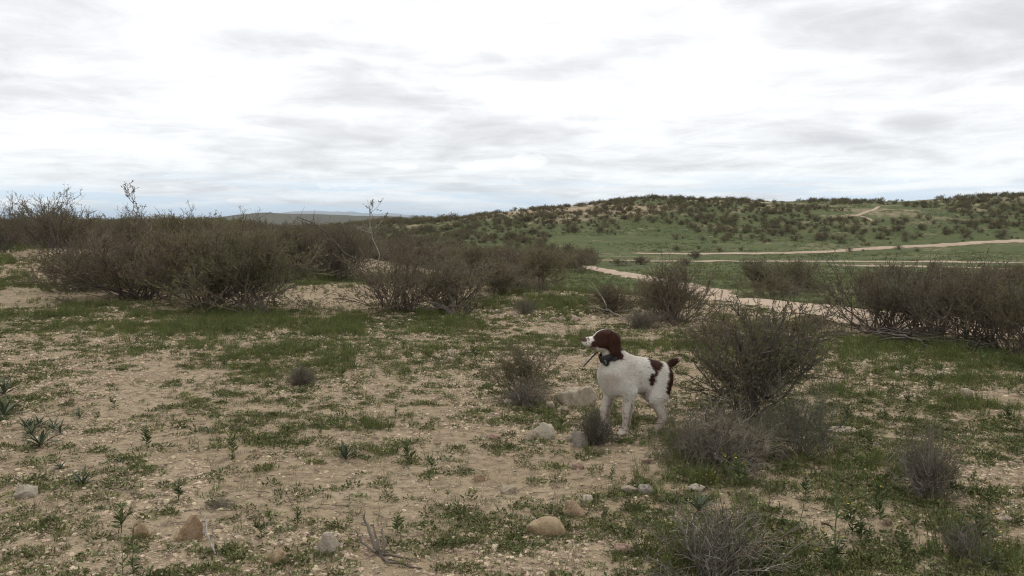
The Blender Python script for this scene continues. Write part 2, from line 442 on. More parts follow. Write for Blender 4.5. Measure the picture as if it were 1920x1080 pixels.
_, rd3 = road('dirt_track', [(1560, 497), (1660, 499), (1780, 501), (1960, 506), (2100, 509)], 1.8, .09, seed=5)
_, rd4 = road('dirt_track', [(1180, 476), (1290, 477), (1400, 476), (1500, 474), (1580, 470), (1680, 464), (1800, 458), (1960, 451), (2100, 447)], 2.3, .12, seed=7)
_, rd5 = road('footpath', [(1592, 407), (1612, 403), (1636, 395), (1650, 388)], .8, .15, seed=9)
_, rd6 = road('footpath', [(1612, 405), (1630, 411), (1641, 418)], .6, .15, seed=11)
ROADS = [(rd1, 1.6), (rd2, 2.2), (rd3, 1.9), (rd4, 2.4), (rd5, 1.8), (rd6, 1.5)]
def off_road(x, y, pad=0.0):
    ok = np.ones(len(x), bool)
    for P_, r in ROADS:
        for k in range(0, len(P_), 3):
            ok &= (x - P_[k, 0]) ** 2 + (y - P_[k, 1]) ** 2 > (r * .72 + pad) ** 2
    return ok

# ------------------------------------------------------------------ far mountains
mm = varied('mountain_rock', (.10, .095, .085), (.15, .135, .115), scale=.002, inst=0)
def mountain(cx_, cy_, w_, dep, prof, seed):
    xs = np.linspace(-w_ / 2, w_ / 2, 150); ys = np.linspace(-dep / 2, dep / 2, 24)
    X, Y = np.meshgrid(xs, ys, indexing='ij')
    px_, pz_ = np.array(prof).T
    ridge = np.interp(X / w_ + .5, px_, pz_)
    z = ridge * (1 - (np.abs(Y) / (dep / 2)) ** 1.3) * (.95 + .7 * fbm(X * .0045, Y * .0025, seed, 5))
    base = H(cx_ + X, cy_ + Y)
    edge = np.minimum(1, np.minimum(X + w_ / 2, w_ / 2 - X) / (w_ * .04))
    VV = np.stack([cx_ + X, cy_ + Y, base - 6 + (z + 6) * np.clip(edge, 0, 1)], -1)
    n0, n1_ = X.shape
    ii = np.arange(n0 - 1)[:, None]; jj = np.arange(n1_ - 1)[None]
    F = np.stack(np.broadcast_arrays(ii * n1_ + jj, (ii + 1) * n1_ + jj, (ii + 1) * n1_ + jj + 1, ii * n1_ + jj + 1), -1).reshape(-1, 4)
    return tag(obj('mountain', mesh_np('mountain', VV, F, (mm,), True)), kind='structure')
MD = 13000.0
def mx(px): return (px - 960) / FPX * MD
mountain(mx(690), MD, mx(900) - mx(480), 3200, [(0, 0), (.08, 40), (.18, 100), (.26, 112), (.36, 104), (.42, 84), (.52, 68), (.6, 72), (.72, 50), (.85, 26), (1, 0)], 91)
mountain(mx(300), MD * 1.02, mx(440) - mx(180), 2600, [(0, 0), (.2, 18), (.4, 30), (.48, 62), (.56, 44), (.62, 30), (.8, 36), (1, 0)], 93)
mountain(mx(870), MD * 1.15, mx(1020) - mx(760), 2600, [(0, 0), (.3, 26), (.5, 22), (.7, 26), (1, 0)], 95)

# ------------------------------------------------------------------ plant geometry
def unit(v): return v / np.maximum(np.linalg.norm(v, axis=-1, keepdims=True), 1e-9)
def tubes(Pl, rad, sides=3):
    """N polylines of K points -> one set of tapering tubes"""
    n, k, _ = Pl.shape
    T = np.gradient(Pl, axis=1); T = unit(T)
    ref = np.where(np.abs(T[..., 2:3]) > .9, np.array([1., 0, 0]), np.array([0, 0, 1.]))
    A = unit(np.cross(T, ref)); B = np.cross(T, A)
    th = np.arange(sides) * 2 * np.pi / sides
    Vt = Pl[:, :, None, :] + rad[:, :, None, None] * (A[:, :, None, :] * np.cos(th)[None, None, :, None] + B[:, :, None, :] * np.sin(th)[None, None, :, None])
    a = np.arange(n)[:, None, None] * k * sides; bb = np.arange(k - 1)[None, :, None] * sides; c = np.arange(sides)[None, None, :]
    c2 = (c + 1) % sides
    F = np.stack(np.broadcast_arrays(a + bb + c, a + bb + c2, a + bb + sides + c2, a + bb + sides + c), -1).reshape(-1, 4)
    return Vt.reshape(-1, 3), F
def grow(g, start, dirn, length, k, up=0.0, wob=.15, grav=0.0):
    """curved shoots from start points"""
    n = len(start); P_ = np.zeros((n, k, 3)); P_[:, 0] = start
    d = unit(dirn); step = (length / (k - 1))[:, None]
    for q in range(1, k):
        d = unit(d + np.array([0, 0, up - grav]) / k + g.normal(0, wob, (n, 3)))
        P_[:, q] = P_[:, q - 1] + d * step
    return P_
def pick(g, Pl, m, lo, hi):
    n, k, _ = Pl.shape
    ii = g.integers(0, n, m); tt = g.uniform(lo, hi, m) * (k - 1)
    a = np.minimum(tt.astype(int), k - 2); f = (tt - a)[:, None]
    pos = Pl[ii, a] * (1 - f) + Pl[ii, a + 1] * f
    return pos, unit(Pl[ii, a + 1] - Pl[ii, a]), tt / (k - 1)
def leaves(g, pos, d, size, aspect=.5, jit=.9):
    n = len(pos)
    d = unit(d + g.normal(0, jit, (n, 3))); s = (size * g.uniform(.6, 1.35, n))[:, None]
    side = unit(np.cross(d, g.normal(0, 1, (n, 3)))) * s * aspect * .5
    Vv = np.stack([pos, pos + d * s * .5 + side, pos + d * s, pos + d * s * .5 - side], 1)
    return Vv.reshape(-1, 3), np.arange(n * 4).reshape(-1, 4)
def shrub(seed, n1=34, tilt=(4, 58), len1=(.75, 1.1), up=.5, n2=190, len2=(.22, .45), n3=700, len3=(.08, .2), nleaf=9000, lsize=.022, r1=.011, wob=.16, base=.06, lo2=.35, low=0.35, laspect=.5, sq=1.0):
    """unit shrub about 1 m tall; returns stem and leaf geometry"""
    g = np.random.default_rng(seed)
    az_ = g.uniform(0, 2 * np.pi, n1); ti = np.radians(g.uniform(*tilt, n1))
    d = np.stack([np.sin(ti) * np.cos(az_), np.sin(ti) * np.sin(az_), np.cos(ti)], -1)
    st = np.stack([base * g.normal(0, 1, n1), base * g.normal(0, 1, n1), np.full(n1, -.03)], -1)
    L = g.uniform(*len1, n1)
    P1 = grow(g, st, d, L, 8, up, wob)
    s2, d2, t2 = pick(g, P1, n2, lo2, .95)
    P2 = grow(g, s2, d2 + g.normal(0, .55, (n2, 3)), g.uniform(*len2, n2), 5, up * .8, wob)
    s3, d3, t3 = pick(g, np.concatenate([P2]), n3, .2, 1.0)
    P3 = grow(g, s3, d3 + g.normal(0, .6, (n3, 3)), g.uniform(*len3, n3), 3, up * .5, wob)
    lin = np.linspace(1, .35, 8)[None]
    V1, F1 = tubes(P1, r1 * g.uniform(.6, 1.2, (n1, 1)) * lin, 4)
    V2, F2 = tubes(P2, r1 * .42 * g.uniform(.7, 1.2, (n2, 1)) * np.linspace(1, .5, 5)[None])
    V3, F3 = tubes(P3, r1 * .24 * np.ones((n3, 1)) * np.linspace(1, .6, 3)[None])
    Vs = np.concatenate([V1, V2, V3]); Fs = np.concatenate([F1, F2 + len(V1), F3 + len(V1) + len(V2)])
    if nleaf:
        a = int(nleaf * .72)
        p1_, q1, _ = pick(g, P3, a, .1, 1.0); p2_, q2, _ = pick(g, P2, nleaf - a, .45, 1.0)
        Vl, Fl = leaves(g, np.concatenate([p1_, p2_]), np.concatenate([q1, q2]), lsize, laspect)
    else: Vl, Fl = np.zeros((0, 3)), np.zeros((0, 4), int)
    return Vs * [1, 1, sq], Fs, Vl * [1, 1, sq], Fl

m_stem = varied('creosote_bark', (.140, .112, .088), (.090, .072, .056), scale=5, inst=.4)
m_leaf = varied('creosote_leaf', (.190, .162, .088), (.142, .128, .068), (.185, .136, .082), scale=3.0, rough=.7, inst=.45, trans=.35)
m_leafg = varied('shrub_leaf_green', (.145, .144, .068), (.175, .148, .074), scale=3.0, rough=.7, inst=.4, trans=.35)
m_leafo = varied('shrub_leaf_olive', (.152, .144, .070), (.178, .146, .078), scale=3.0, rough=.7, inst=.4, trans=.35)
m_sage = varied('grey_green_leaf', (.115, .125, .085), (.085, .095, .062), scale=4.0, inst=.4)
m_dead = varied('dead_twig', (.185, .158, .120), (.098, .083, .063), scale=7.0, inst=.3)
m_deaddark = varied('dead_dark_wood', (.075, .062, .050), (.105, .088, .074), scale=5.0, inst=.3)
m_pale = varied('bleached_twig', (.30, .275, .245), (.20, .175, .155), scale=7.0, inst=.2)

def plant_meshes(name, geo, sm, lm):
    Vs, Fs, Vl, Fl = geo
    a = mesh_np(name + '_stems', Vs, Fs, (sm,), False)
    b_ = mesh_np(name + '_leaves', Vl, Fl, (lm,), False) if len(Vl) else None
    both = None
    return a, b_
def joined(name, geo, sm, lm):
    Vs, Fs, Vl, Fl = geo
    return mesh_np(name, np.concatenate([Vs, Vl]), np.concatenate([Fs, Fl + len(Vs)]), (sm, lm), False, np.r_[np.zeros(len(Fs)), np.ones(len(Fl))])
def extent(geo):
    A = np.concatenate([geo[0], geo[2]])
    return np.percentile(np.abs(A[:, :2]), 97) * 2, np.percentile(A[:, 2], 99)

KIND = {}
def kind(key, geo, sm, lm): KIND[key] = (plant_meshes(key, geo, sm, lm), extent(geo))
for q in range(6):
    kind('creosote%d' % q, shrub(100 + q, n1=[34, 26, 40, 22, 30, 44][q], n2=[360, 260, 420, 220, 320, 300][q], n3=[1800, 1400, 1700, 1200, 1900, 1100][q], nleaf=[20000, 16000, 15000, 15000, 21000, 8000][q], lsize=[.021, .024, .020, .024, .021, .021][q],
         tilt=[(3, 62), (2, 50), (5, 74), (3, 58), (8, 68), (4, 66)][q], up=[.5, .3, .55, .2, .6, .4][q], wob=[.16, .2, .17, .24, .15, .2][q], lo2=[.3, .4, .3, .45, .35, .3][q], base=[.06, .1, .14, .05, .12, .08][q]), (m_stem, m_stem, m_stem, m_dead, m_stem, m_dead)[q], (m_leaf, m_leafg, m_leaf, m_leafo, m_leafo, m_leaf)[q])
kind('sprawl', shrub(120, n1=60, n2=420, n3=1900, nleaf=18000, lsize=.021, tilt=(12, 86), len1=(.8, 1.35), up=.42, lo2=.38, base=.12), m_stem, m_leaf)
kind('sprawl2', shrub(121, n1=54, n2=400, n3=1800, nleaf=17000, lsize=.021, tilt=(12, 82), len1=(.8, 1.3), up=.55, lo2=.4, base=.14), m_stem, m_leaf)
kind('hero', shrub(131, n1=28, n2=300, n3=1500, nleaf=13000, lsize=.023, tilt=(4, 62), len1=(.6, 1.12), up=.35, lo2=.32, r1=.013, base=.05), m_deaddark, m_leafg)
kind('smallcreo', shrub(133, n1=26, n2=240, n3=900, nleaf=6000, lsize=.030, tilt=(4, 48), len1=(.7, 1.05), up=.3, lo2=.35, r1=.010, base=.05), m_stem, m_leaf)
kind('sparse', shrub(135, n1=16, n2=120, n3=460, nleaf=3000, lsize=.021, tilt=(4, 52), len1=(.8, 1.15), up=.3, lo2=.4, r1=.008), m_deaddark, m_leaf)
kind('mound', shrub(141, n1=130, n2=900, n3=2200, nleaf=0, tilt=(5, 88), len1=(.75, 1.1), up=-.15, wob=.28, r1=.013, base=.16, lo2=.2, len2=(.2, .5), len3=(.1, .3)), m_dead, None)
kind('grass_bush', shrub(143, n1=300, n2=700, n3=500, nleaf=2200, lsize=.07, laspect=.14, tilt=(0, 56), len1=(.6, 1.05), up=.1, wob=.10, r1=.015, base=.10, lo2=.2, len2=(.2, .4)), m_dead, m_sage)
kind('dry_upright', shrub(145, n1=70, n2=480, n3=900, nleaf=700, lsize=.03, tilt=(2, 42), len1=(.55, 1.08), up=.1, wob=.2, r1=.016, base=.10, lo2=.25), m_dead, m_sage)
kind('dry_open', shrub(147, n1=46, n2=320, n3=800, nleaf=2400, lsize=.03, tilt=(8, 78), len1=(.6, 1.2), up=.12, wob=.26, r1=.015, base=.09, lo2=.25), m_dead, m_sage)
kind('sage', shrub(149, n1=24, n2=300, n3=1400, nleaf=7500, lsize=.035, laspect=.25, tilt=(6, 66), len1=(.6, 1.1), up=.1, wob=.22, r1=.008, base=.04, lo2=.25), m_dead, m_sage)
kind('bushy_grey', shrub(151, n1=90, n2=500, n3=1200, nleaf=5000, lsize=.03, laspect=.25, tilt=(2, 60), len1=(.6, 1.0), up=.2, r1=.007, base=.12, lo2=.2), m_dead, m_sage)

PALE = {}
for q_, (k_, tl) in enumerate((('mound', (10, 80)), ('dry_upright', (3, 40)), ('dry_open', (8, 75)))):
    PALE[k_] = mesh_np(k_ + '_pale', *shrub(160 + q_, n1=11, n2=36, n3=50, nleaf=0, tilt=tl, len1=(.7, 1.15), up=.0, wob=.3, r1=.013, base=.12, lo2=.3)[:2], (m_pale,))
def plant(name, key, px, py, wpx, top, label, cat='bush', group=None, rz=None, stems='stems', fol='foliage', sink=.02):
    """a shrub whose base stands at that ground point, wpx wide and rising to row top at its own distance"""
    (a, b_), (w_, h_) = KIND[key]
    p = spot(px, py); dist = p[1] * _cp + (EYE - p[2]) * _sp
    sxy = wpx / FPX * dist / w_; szz = (py - top) / FPX * dist / h_
    e = empty(name, (p[0], p[1], p[2] - sink), random.uniform(0, 6.28) if rz is None else rz, (sxy, sxy, szz))
    obj(stems, a, e)
    if b_ is not None: obj(fol, b_, e)
    if key in PALE: obj('bleached_twigs', PALE[key], e)
    tag(e, label, cat, group)
    return e
CR = 'creosote_bush'
plant(CR, 'sprawl', 265, 562, 330, 432, 'broad creosote bush with dark bare branches sprawling low over the grass, beside the stony bank', 'bush')
plant(CR, 'creosote4', 385, 578, 250, 424, 'rounded brown creosote bush squeezed between the low sprawling bush and the upright-stemmed one')
plant(CR, 'creosote1', 480, 592, 250, 430, 'brown creosote bush with many thin bare stems fanning up from green grass')
plant(CR, 'creosote2', 150, 545, 130, 450, 'low olive creosote bush at the outer end of the leafy thicket, by the stony bank')
plant(CR, 'sprawl2', 745, 583, 240, 458, 'reddish brown creosote bush with leaning dark stems above a fallen stump')
plant(CR, 'creosote5', 850, 580, 170, 474, 'brown creosote bush right behind the dark fallen stump')
plant(CR, 'creosote0', 945, 552, 120, 492, 'small dark creosote bush between the stump bush and the road end')
plant(CR, 'creosote1', 1012, 545, 110, 462, 'dark grey brown creosote bush standing alone in green grass near the sandy road end')
plant(CR, 'creosote2', 945, 520, 120, 460, 'dull brown creosote bush at the foot of the meadow, behind the low dark ones')
plant(CR, 'creosote3', 1090, 512, 60, 470, 'narrow brown creosote bush at the left edge of the sandy road')
plant(CR, 'creosote0', 1150, 584, 95, 530, 'low olive creosote bush with a pale bare branch, short of the sandy road')
plant(CR, 'creosote4', 1238, 592, 110, 520, 'brown creosote bush partly hiding the sandy road, beside the pale grassy bush')
plant(CR, 'creosote2', 1264, 606, 135, 484, 'tall brown creosote bush just behind the dog, across the sandy road view')
plant(CR, 'sprawl', 1340, 650, 110, 590, 'loose brown creosote bush behind the green leafy bush beside the dog')
plant(CR, 'creosote3', 1490, 553, 105, 484, 'dark upright creosote bush alone on grass beyond the sandy road')
plant(CR, 'creosote0', 1420, 540, 90, 484, 'brown creosote bush beyond the road, next to the dark upright one')
plant(CR, 'sprawl2', 1650, 622, 260, 490, 'large dark creosote bush with bare arching stems where the sandy road disappears')
plant(CR, 'creosote5', 1750, 632, 200, 488, 'big brown creosote bush in the thicket along the road, with a pale bare twig')
plant(CR, 'creosote2', 1830, 645, 220, 492, 'wide brown creosote bush behind the heap of flattened dark branches')
plant(CR, 'creosote4', 1925, 668, 200, 510, 'olive brown creosote bush at the end of the roadside thicket')
plant(CR, 'creosote0', 1800, 575, 130, 500, 'dark creosote bush behind the roadside thicket, near the two pale tracks')
plant(CR, 'creosote2', 1868, 530, 70, 503, 'small dark rounded creosote bush just below the two pale tracks')
plant(CR, 'smallcreo', 1535, 612, 52, 587, 'tiny reddish creosote seedling at the edge of the sandy road')
plant(CR, 'sparse', 108, 482, 190, 356, 'tall open creosote bush with thin sprays rising against the sky')
plant(CR, 'sparse', 10, 474, 110, 368, 'open creosote bush with wispy sprays, next to the tallest one on the skyline')
plant(CR, 'hero', 1400, 786, 275, 562, 'green brown creosote bush with dark upright stems, behind the grey twig mound')
plant(CR, 'smallcreo', 975, 742, 128, 640, 'small rust green creosote bush above dead grey twigs, in front of the dog')
plant('twig_mound', 'mound', 1345, 868, 225, 752, 'dense dome of grey dead twigs beside the dog', stems='twigs')
plant('twig_mound', 'mound', 990, 758, 100, 706, 'flat tangle of grey dead twigs under the small rust green bush', stems='twigs')
plant('wiry_tuft', 'grass_bush', 1115, 832, 62, 762, 'rounded grey green wiry tuft in front of the dog\'s forelegs', 'tuft')
plant('wiry_tuft', 'grass_bush', 565, 722, 46, 682, 'small grey wiry tuft alone on the sandy flat', 'tuft')
plant('wiry_tuft', 'bushy_grey', 985, 590, 50, 556, 'grey tuft at the edge of the stony strip, behind the small pale boulders', 'tuft')
plant('wiry_tuft', 'bushy_grey', 1205, 616, 80, 574, 'pale straw grey bushy tuft in front of the brown creosote bushes', 'tuft')
plant('dry_bush', 'dry_upright', 1735, 932, 110, 790, 'upright grey dry bush standing alone on bare sand, with green weeds at its foot')
plant('dry_bush', 'dry_open', 1335, 1085, 290, 938, 'wide open dead bush with pale bent twigs and a leafy side branch')
plant('dry_bush', 'dry_open', 1815, 1050, 110, 965, 'small brittle dry bush with whitish forked twigs among green weeds')
plant('sage_bush', 'sage', 1500, 852, 150, 705, 'thin grey green feathery bush leaning out beside the twig mound')
plant('dead_twig_heap', 'mound', 410, 950, 56, 930, 'little heap of dark grey dead twigs on the sand', 'twigs', stems='twigs')

# ---- bare stems and dead wood
def wood(name, lines, mat, label, cat='branch', sides=5, twig=0, seed=0, part='stem'):
    """dead wood from bent lines given as (points, r0, r1)"""
    g = np.random.default_rng(seed); Vs, Fs, off = [], [], 0
    for pts, r0, r1_ in lines:
        pts = np.array(pts, float); k = 12
        s = np.linspace(0, len(pts) - 1, k); P_ = np.stack([np.interp(s, np.arange(len(pts)), pts[:, c]) for c in range(3)], -1)
        L_ = np.linalg.norm(pts[-1] - pts[0]); P_[1:-1] += g.normal(0, L_ * .012, (k - 2, 3))
        v, f = tubes(P_[None], np.linspace(r0, r1_, k)[None], sides); Vs.append(v); Fs.append(f + off); off += len(v)
        if twig:
            s2, d2, _ = pick(g, P_[None], twig, .35, 1); P2 = grow(g, s2, d2 + g.normal(0, .6, (twig, 3)), g.uniform(.08, .22, twig) * L_, 4, .3, .25)
            v, f = tubes(P2, r1_ * .7 * np.ones((twig, 1)) * np.linspace(1, .4, 4)[None]); Vs.append(v); Fs.append(f + off); off += len(v)
    A = np.concatenate(Vs); o0 = A[np.argmin(A[:, 2])].copy()
    o = obj(name, mesh_np(name, A - o0, np.concatenate(Fs), (mat,), True)); o.location = o0
    return tag(o, label, cat)
def rise(px, py, pts):
    """points given as (column, row) at the distance of the ground point (px, py)"""
    p = spot(px, py); dd_ = p[1] * _cp + (EYE - p[2]) * _sp; k = dd_ / FPX
    return [(p[0] + (a - px) * k, p[1] + dy_, p[2] + (py - b_) * k - .03) for a, b_, dy_ in pts]
wood('bare_branch', [(rise(720, 570, [(720, 570, 0), (670, 500, .2), (640, 462, .1), (600, 425, 0), (562, 404, -.1)]), .020, .006), (rise(720, 570, [(640, 462, .1), (610, 445, .4), (590, 440, .5)]), .009, .004)], m_deaddark, 'long dark bare branch leaning out over the brown creosote thicket', twig=8, seed=3)
def sapling(px, py, pts, label, mat, seed, leafy=70, r=.014):
    p = rise(px, py, pts); e = empty('leggy_creosote', p[0])
    g = np.random.default_rng(seed)
    pl = np.array(p) - np.array(p[0]); s = np.linspace(0, len(pl) - 1, 12)
    P0 = np.stack([np.interp(s, np.arange(len(pl)), pl[:, c]) for c in range(3)], -1); P0[1:] += g.normal(0, .02, (11, 3))
    h = pl[-1, 2]
    s2, d2, _ = pick(g, P0[None], 12, .45, 1); P2 = grow(g, s2, d2 + g.normal(0, .5, (12, 3)), g.uniform(.1, .26, 12) * h, 6, .6, .2)
    s3, d3, _ = pick(g, P2, 40, .3, 1); P3 = grow(g, s3, d3 + g.normal(0, .6, (40, 3)), g.uniform(.04, .10, 40) * h, 3, .4, .2)
    v0, f0 = tubes(P0[None], np.linspace(r, r * .4, 12)[None], 5); v2, f2 = tubes(P2, r * .4 * np.ones((12, 1)) * np.linspace(1, .5, 6)[None]); v3, f3 = tubes(P3, r * .22 * np.ones((40, 3)))
    obj('stems', mesh_np('leggy_stems', np.concatenate([v0, v2, v3]), np.concatenate([f0, f2 + len(v0), f3 + len(v0) + len(v2)]), (mat,)), e)
    q, dq, _ = pick(g, P3, leafy * 4, .2, 1); vl, fl = leaves(g, q, dq, .028, .55)
    obj('foliage', mesh_np('leggy_leaves', vl, fl, (m_leaf,)), e)
    return tag(e, label, 'bush')
sapling(705, 545, [(705, 545, 0), (712, 490, 0), (706, 450, 0), (693, 415, 0), (698, 384, 0)], 'leggy pale-stemmed creosote standing above the brown thicket with a leafy tuft on top', m_pale, 5, 90)
sapling(310, 545, [(310, 545, 0), (300, 470, 0), (285, 425, 0), (262, 398, 0), (255, 374, 0)], 'leaning pale-stemmed creosote poking out above the broad sprawling bush', m_dead, 6, 70)
sapling(362, 480, [(362, 480, 0), (364, 440, 0), (362, 412, 0), (363, 390, 0)], 'single thin sprig of creosote sticking up over the bush tops', m_deaddark, 7, 24, .009)
sapling(450, 480, [(450, 480, 0), (455, 440, 0), (452, 415, 0), (455, 394, 0)], 'thin twin-tipped creosote sprig before the low grey hills', m_deaddark, 8, 30, .009)
sapling(480, 470, [(480, 470, 0), (481, 440, 0), (478, 418, 0), (484, 397, 0)], 'small creosote sprig beside the twin-tipped one before the grey hills', m_deaddark, 9, 26, .009)
p = spot(1170, 596)
wood('bare_branch', [(rise(1165, 592, [(1165, 592, 0), (1140, 578, 0), (1128, 550, 0), (1110, 525, 0)]), .014, .004), (rise(1165, 592, [(1140, 578, 0), (1118, 574, .1), (1100, 560, .1)]), .009, .003)], m_pale, 'pale bleached branch lying in the low olive bush before the road', twig=5, seed=11)
wood('bare_branch', [(rise(885, 560, [(830, 545, 0), (845, 520, 0), (870, 508, 0), (905, 497, 0)]), .012, .004)], m_pale, 'pale forked bare branch poking from the reddish brown bush above the stump', twig=7, seed=12)
wood('fallen_stump', [(rise(860, 592, [(872, 596, 0), (850, 588, 0), (830, 577, .1), (815, 570, .2)]), .060, .035), (rise(860, 592, [(852, 590, 0), (846, 565, .1), (838, 540, .1), (842, 515, .1)]), .034, .014), (rise(860, 592, [(866, 592, 0), (878, 575, -.1), (884, 568, -.1)]), .03, .012), (rise(860, 592, [(862, 594, -.1), (874, 582, -.2), (888, 574, -.2)]), .022, .01)], m_deaddark, 'dark twisted fallen creosote stump with splintered stubs', 'stump', 6, 10, 13)
lines = []
for q in range(46):
    bx = random.uniform(1690, 1895); by = 640 + (bx - 1690) * .10 + random.uniform(-8, 8)
    lines.append((rise(bx, by, [(bx, by, 0), (bx - 22 + random.uniform(-14, 8), by - random.uniform(10, 26), random.uniform(-.2, .3)), (bx - 55 + random.uniform(-25, 20), by - random.uniform(4, 30), random.uniform(-.3, .5))]), random.uniform(.012, .022), .006))
wood('brush_heap', lines, m_deaddark, 'heap of flattened dark dead branches in front of the roadside thicket', 'branches', 4, 3, 17)
def g3(px, py, up_=0.0):
    p = spot(px, py); return (p[0], p[1], p[2] + up_)
wood('dead_stump', [([g3(712, 1040, -.02), g3(700, 1030, .03), g3(690, 1024, .09), g3(682, 1015, .12)], .011, .005), ([g3(712, 1040, -.02), g3(708, 1036, .05), g3(698, 1032, .115)], .010, .004), ([g3(715, 1042, -.02), g3(722, 1036, .05), g3(716, 1030, .09)], .010, .005), ([g3(712, 1040, .0), g3(725, 1048, .02), g3(770, 1052, .008)], .008, .003), ([g3(712, 1042, .0), g3(728, 1060, .015), g3(790, 1068, .006)], .008, .003), ([g3(705, 1040, .01), g3(680, 1030, .03), g3(668, 1020, .06)], .007, .003)], m_dead, 'weathered grey little stump with forked dead stubs on the sand', 'stump', 5, 4, 19)
wood('pale_root', [([g3(385, 985, .05), g3(384, 1000, .055), g3(388, 1018, .05), g3(398, 1030, .02), g3(404, 1042, .006)], .0045, .0035)], m_pale, 'whitish bent twig leaning off the orange brown rock', 'twig', 5, 2, 23)
wood('thin_stick', [([g3(1560, 910, .006), g3(1590, 900, .02), g3(1615, 893, .008)], .006, .004)], m_dead, 'thin straight stick lying on the sand between the dry bush and the twig mound', 'stick', 5, 1, 29)
wood('thin_stick', [([g3(205, 917, .004), g3(230, 925, .02), g3(258, 929, .006)], .004, .002)], m_dead, 'thin curved dark twig lying on open sand near the green rosettes', 'stick', 5, 1, 31)

# ------------------------------------------------------------------ scattered bushes of the middle distance and the hill
FAR = [joined('far_shrub%d' % q, shrub(200 + q, n1=30, n2=120, n3=420, nleaf=2600, lsize=.050, tilt=(4, 68), lo2=.25, r1=.012), m_stem, ml_) for q, ml_ in enumerate((m_leafg, m_leafg, m_leaf))]
g = np.random.default_rng(301)
def near(x, y, marks):
    return min(marks, key=lambda m: math.hypot(x - m[1][0], y - m[1][1]))[0]
def marks(*a): return [(n_, spot(*p_)) for n_, p_ in a]
THICKET = marks(('beside the stony bank', (60, 500)), ('around the small sandy clearing', (660, 467)), ('behind the leggy pale-stemmed creosote', (700, 500)), ('close behind the broad sprawling bush', (290, 510)),
                ('by the tall open bush on the skyline', (108, 470)), ('behind the upright-stemmed bush', (500, 500))) + [('far out before the grey hills', (-18., 62., 0)), ('far out under the tall skyline bush', (-36., 62., 0)), ('midway across the flat', (-16., 42., 0)), ('at the foot of the bare hill shoulder', (-4., 60., 0))]
LOWLAND = marks(('just beyond the sandy road', (1400, 520)), ('near the far end of the sandy road', (1080, 490)), ('between road and the two pale tracks', (1650, 520)), ('behind the roadside thicket', (1850, 540)), ('below the bare hill shoulder', (850, 470)), ('by the road end near the reddish bush', (900, 490)))
HILL = marks(('on the bare sandy left shoulder of the hill', (1000, 420)), ('at the rounded top of the hill', (1210, 385)), ('on the upper slope beside the forked footpath', (1640, 405)), ('on the slope between the rounded top and the footpath', (1420, 395)), ('at the upper edge of the green meadow', (1300, 420)), ('on the rising slope beyond the footpath', (1820, 390)), ('where the meadow meets the slope beyond the footpath', (1800, 420)), ('on the low left foot of the hill', (860, 435)), ('along the hill crest under the sky', (1500, 382)), ('where the shoulder runs down into the meadow', (1100, 440)))
def inside(x, y, m=.63): return np.abs(x) < m * y
# thicket of brown bushes on the left flat
CLEAR = spot(660, 467)
cand = []
while len(cand) < 120:
    y = 16 + 66 * g.random() ** 1.25; x = -(.02 + .66 * g.random()) * y
    if x > -.20 * y and y < 22: continue
    if x > -.19 * y and g.random() < .55: continue
    if (x + 10.5) ** 2 / 16 + (y - 18.5) ** 2 / 9 < 1: continue
    if np.hypot(x - CLEAR[0], y - CLEAR[1]) < 3.5: continue
    if any((x - a) ** 2 + (y - b_) ** 2 < (.95 + .01 * y) ** 2 for a, b_ in cand): continue
    cand.append((x, y))
for q, (x, y) in enumerate(cand):
    key = 'sparse' if q % 8 == 5 else 'creosote%d' % (q % 6)
    (a, b_), (w_, h_) = KIND[key]
    ht = g.uniform(.95, 1.28) * (1.0 if x < -.2 * y else .85); wd = g.uniform(1.4, 2.3)
    tall_ = 1.22 if key == 'sparse' else 1.0
    e = empty(CR, (x, y, hz(x, y) - .03), g.uniform(0, 6.28), (wd / w_ * g.uniform(.75, 1.25), wd / w_ * g.uniform(.75, 1.25), ht / h_ * tall_))
    e.rotation_euler = (g.normal(0, .10), g.normal(0, .10), e.rotation_euler.z)
    obj('stems', a, e); obj('foliage', b_, e)
    lab = '%s creosote bush in the thicket %s' % ('sparse leggy' if key == 'sparse' else ('olive ' if key[-1] in '134' else 'brown ') + ('broad' if wd > 2.0 else 'tall' if ht > 1.13 else 'rounded'), near(x, y, THICKET))
    tag(e, lab, 'bush', lab.replace(' bush ', ' bushes '))
# bushes along and beyond the road
cand2 = []
_o = np.argsort(rd1[:, 0] / rd1[:, 1]); RDB, RDD = (rd1[:, 0] / rd1[:, 1])[_o], rd1[_o, 1]
tries = 0
while len(cand2) < 46 and tries < 4000:
    tries += 1
    y = g.uniform(26, 96); x = y * g.uniform(-.16, .66)
    if fbm(x * .09, y * .06, 77, 2) < .47: continue
    if x > .22 * y and y > 62: continue
    rdy = np.interp(x / y, RDB, RDD, left=60, right=15)
    if y < rdy + 1.5 and x > .03 * y: continue
    if not off_road(np.array([x]), np.array([y]), .8)[0]: continue
    if any((x - a) ** 2 + (y - b_) ** 2 < 4 for a, b_ in cand2): continue
    cand2.append((x, y))
for q, (x, y) in enumerate(cand2):
    (a, b_), (w_, h_) = KIND['creosote%d' % (q % 6)]
    ht = g.uniform(.7, 1.3); wd = g.uniform(1.2, 2.4)
    e = empty(CR, (x, y, hz(x, y) - .03), g.uniform(0, 6.28), (wd / w_, wd / w_, ht / h_))
    obj('stems', a, e); obj('foliage', b_, e)
    lab = '%s creosote bush on the low ground %s' % ('broad brown' if wd > 1.8 else 'small brown' if ht < .95 else 'rounded brown', near(x, y, LOWLAND))
    tag(e, lab, 'bush', lab.replace(' bush ', ' bushes '))
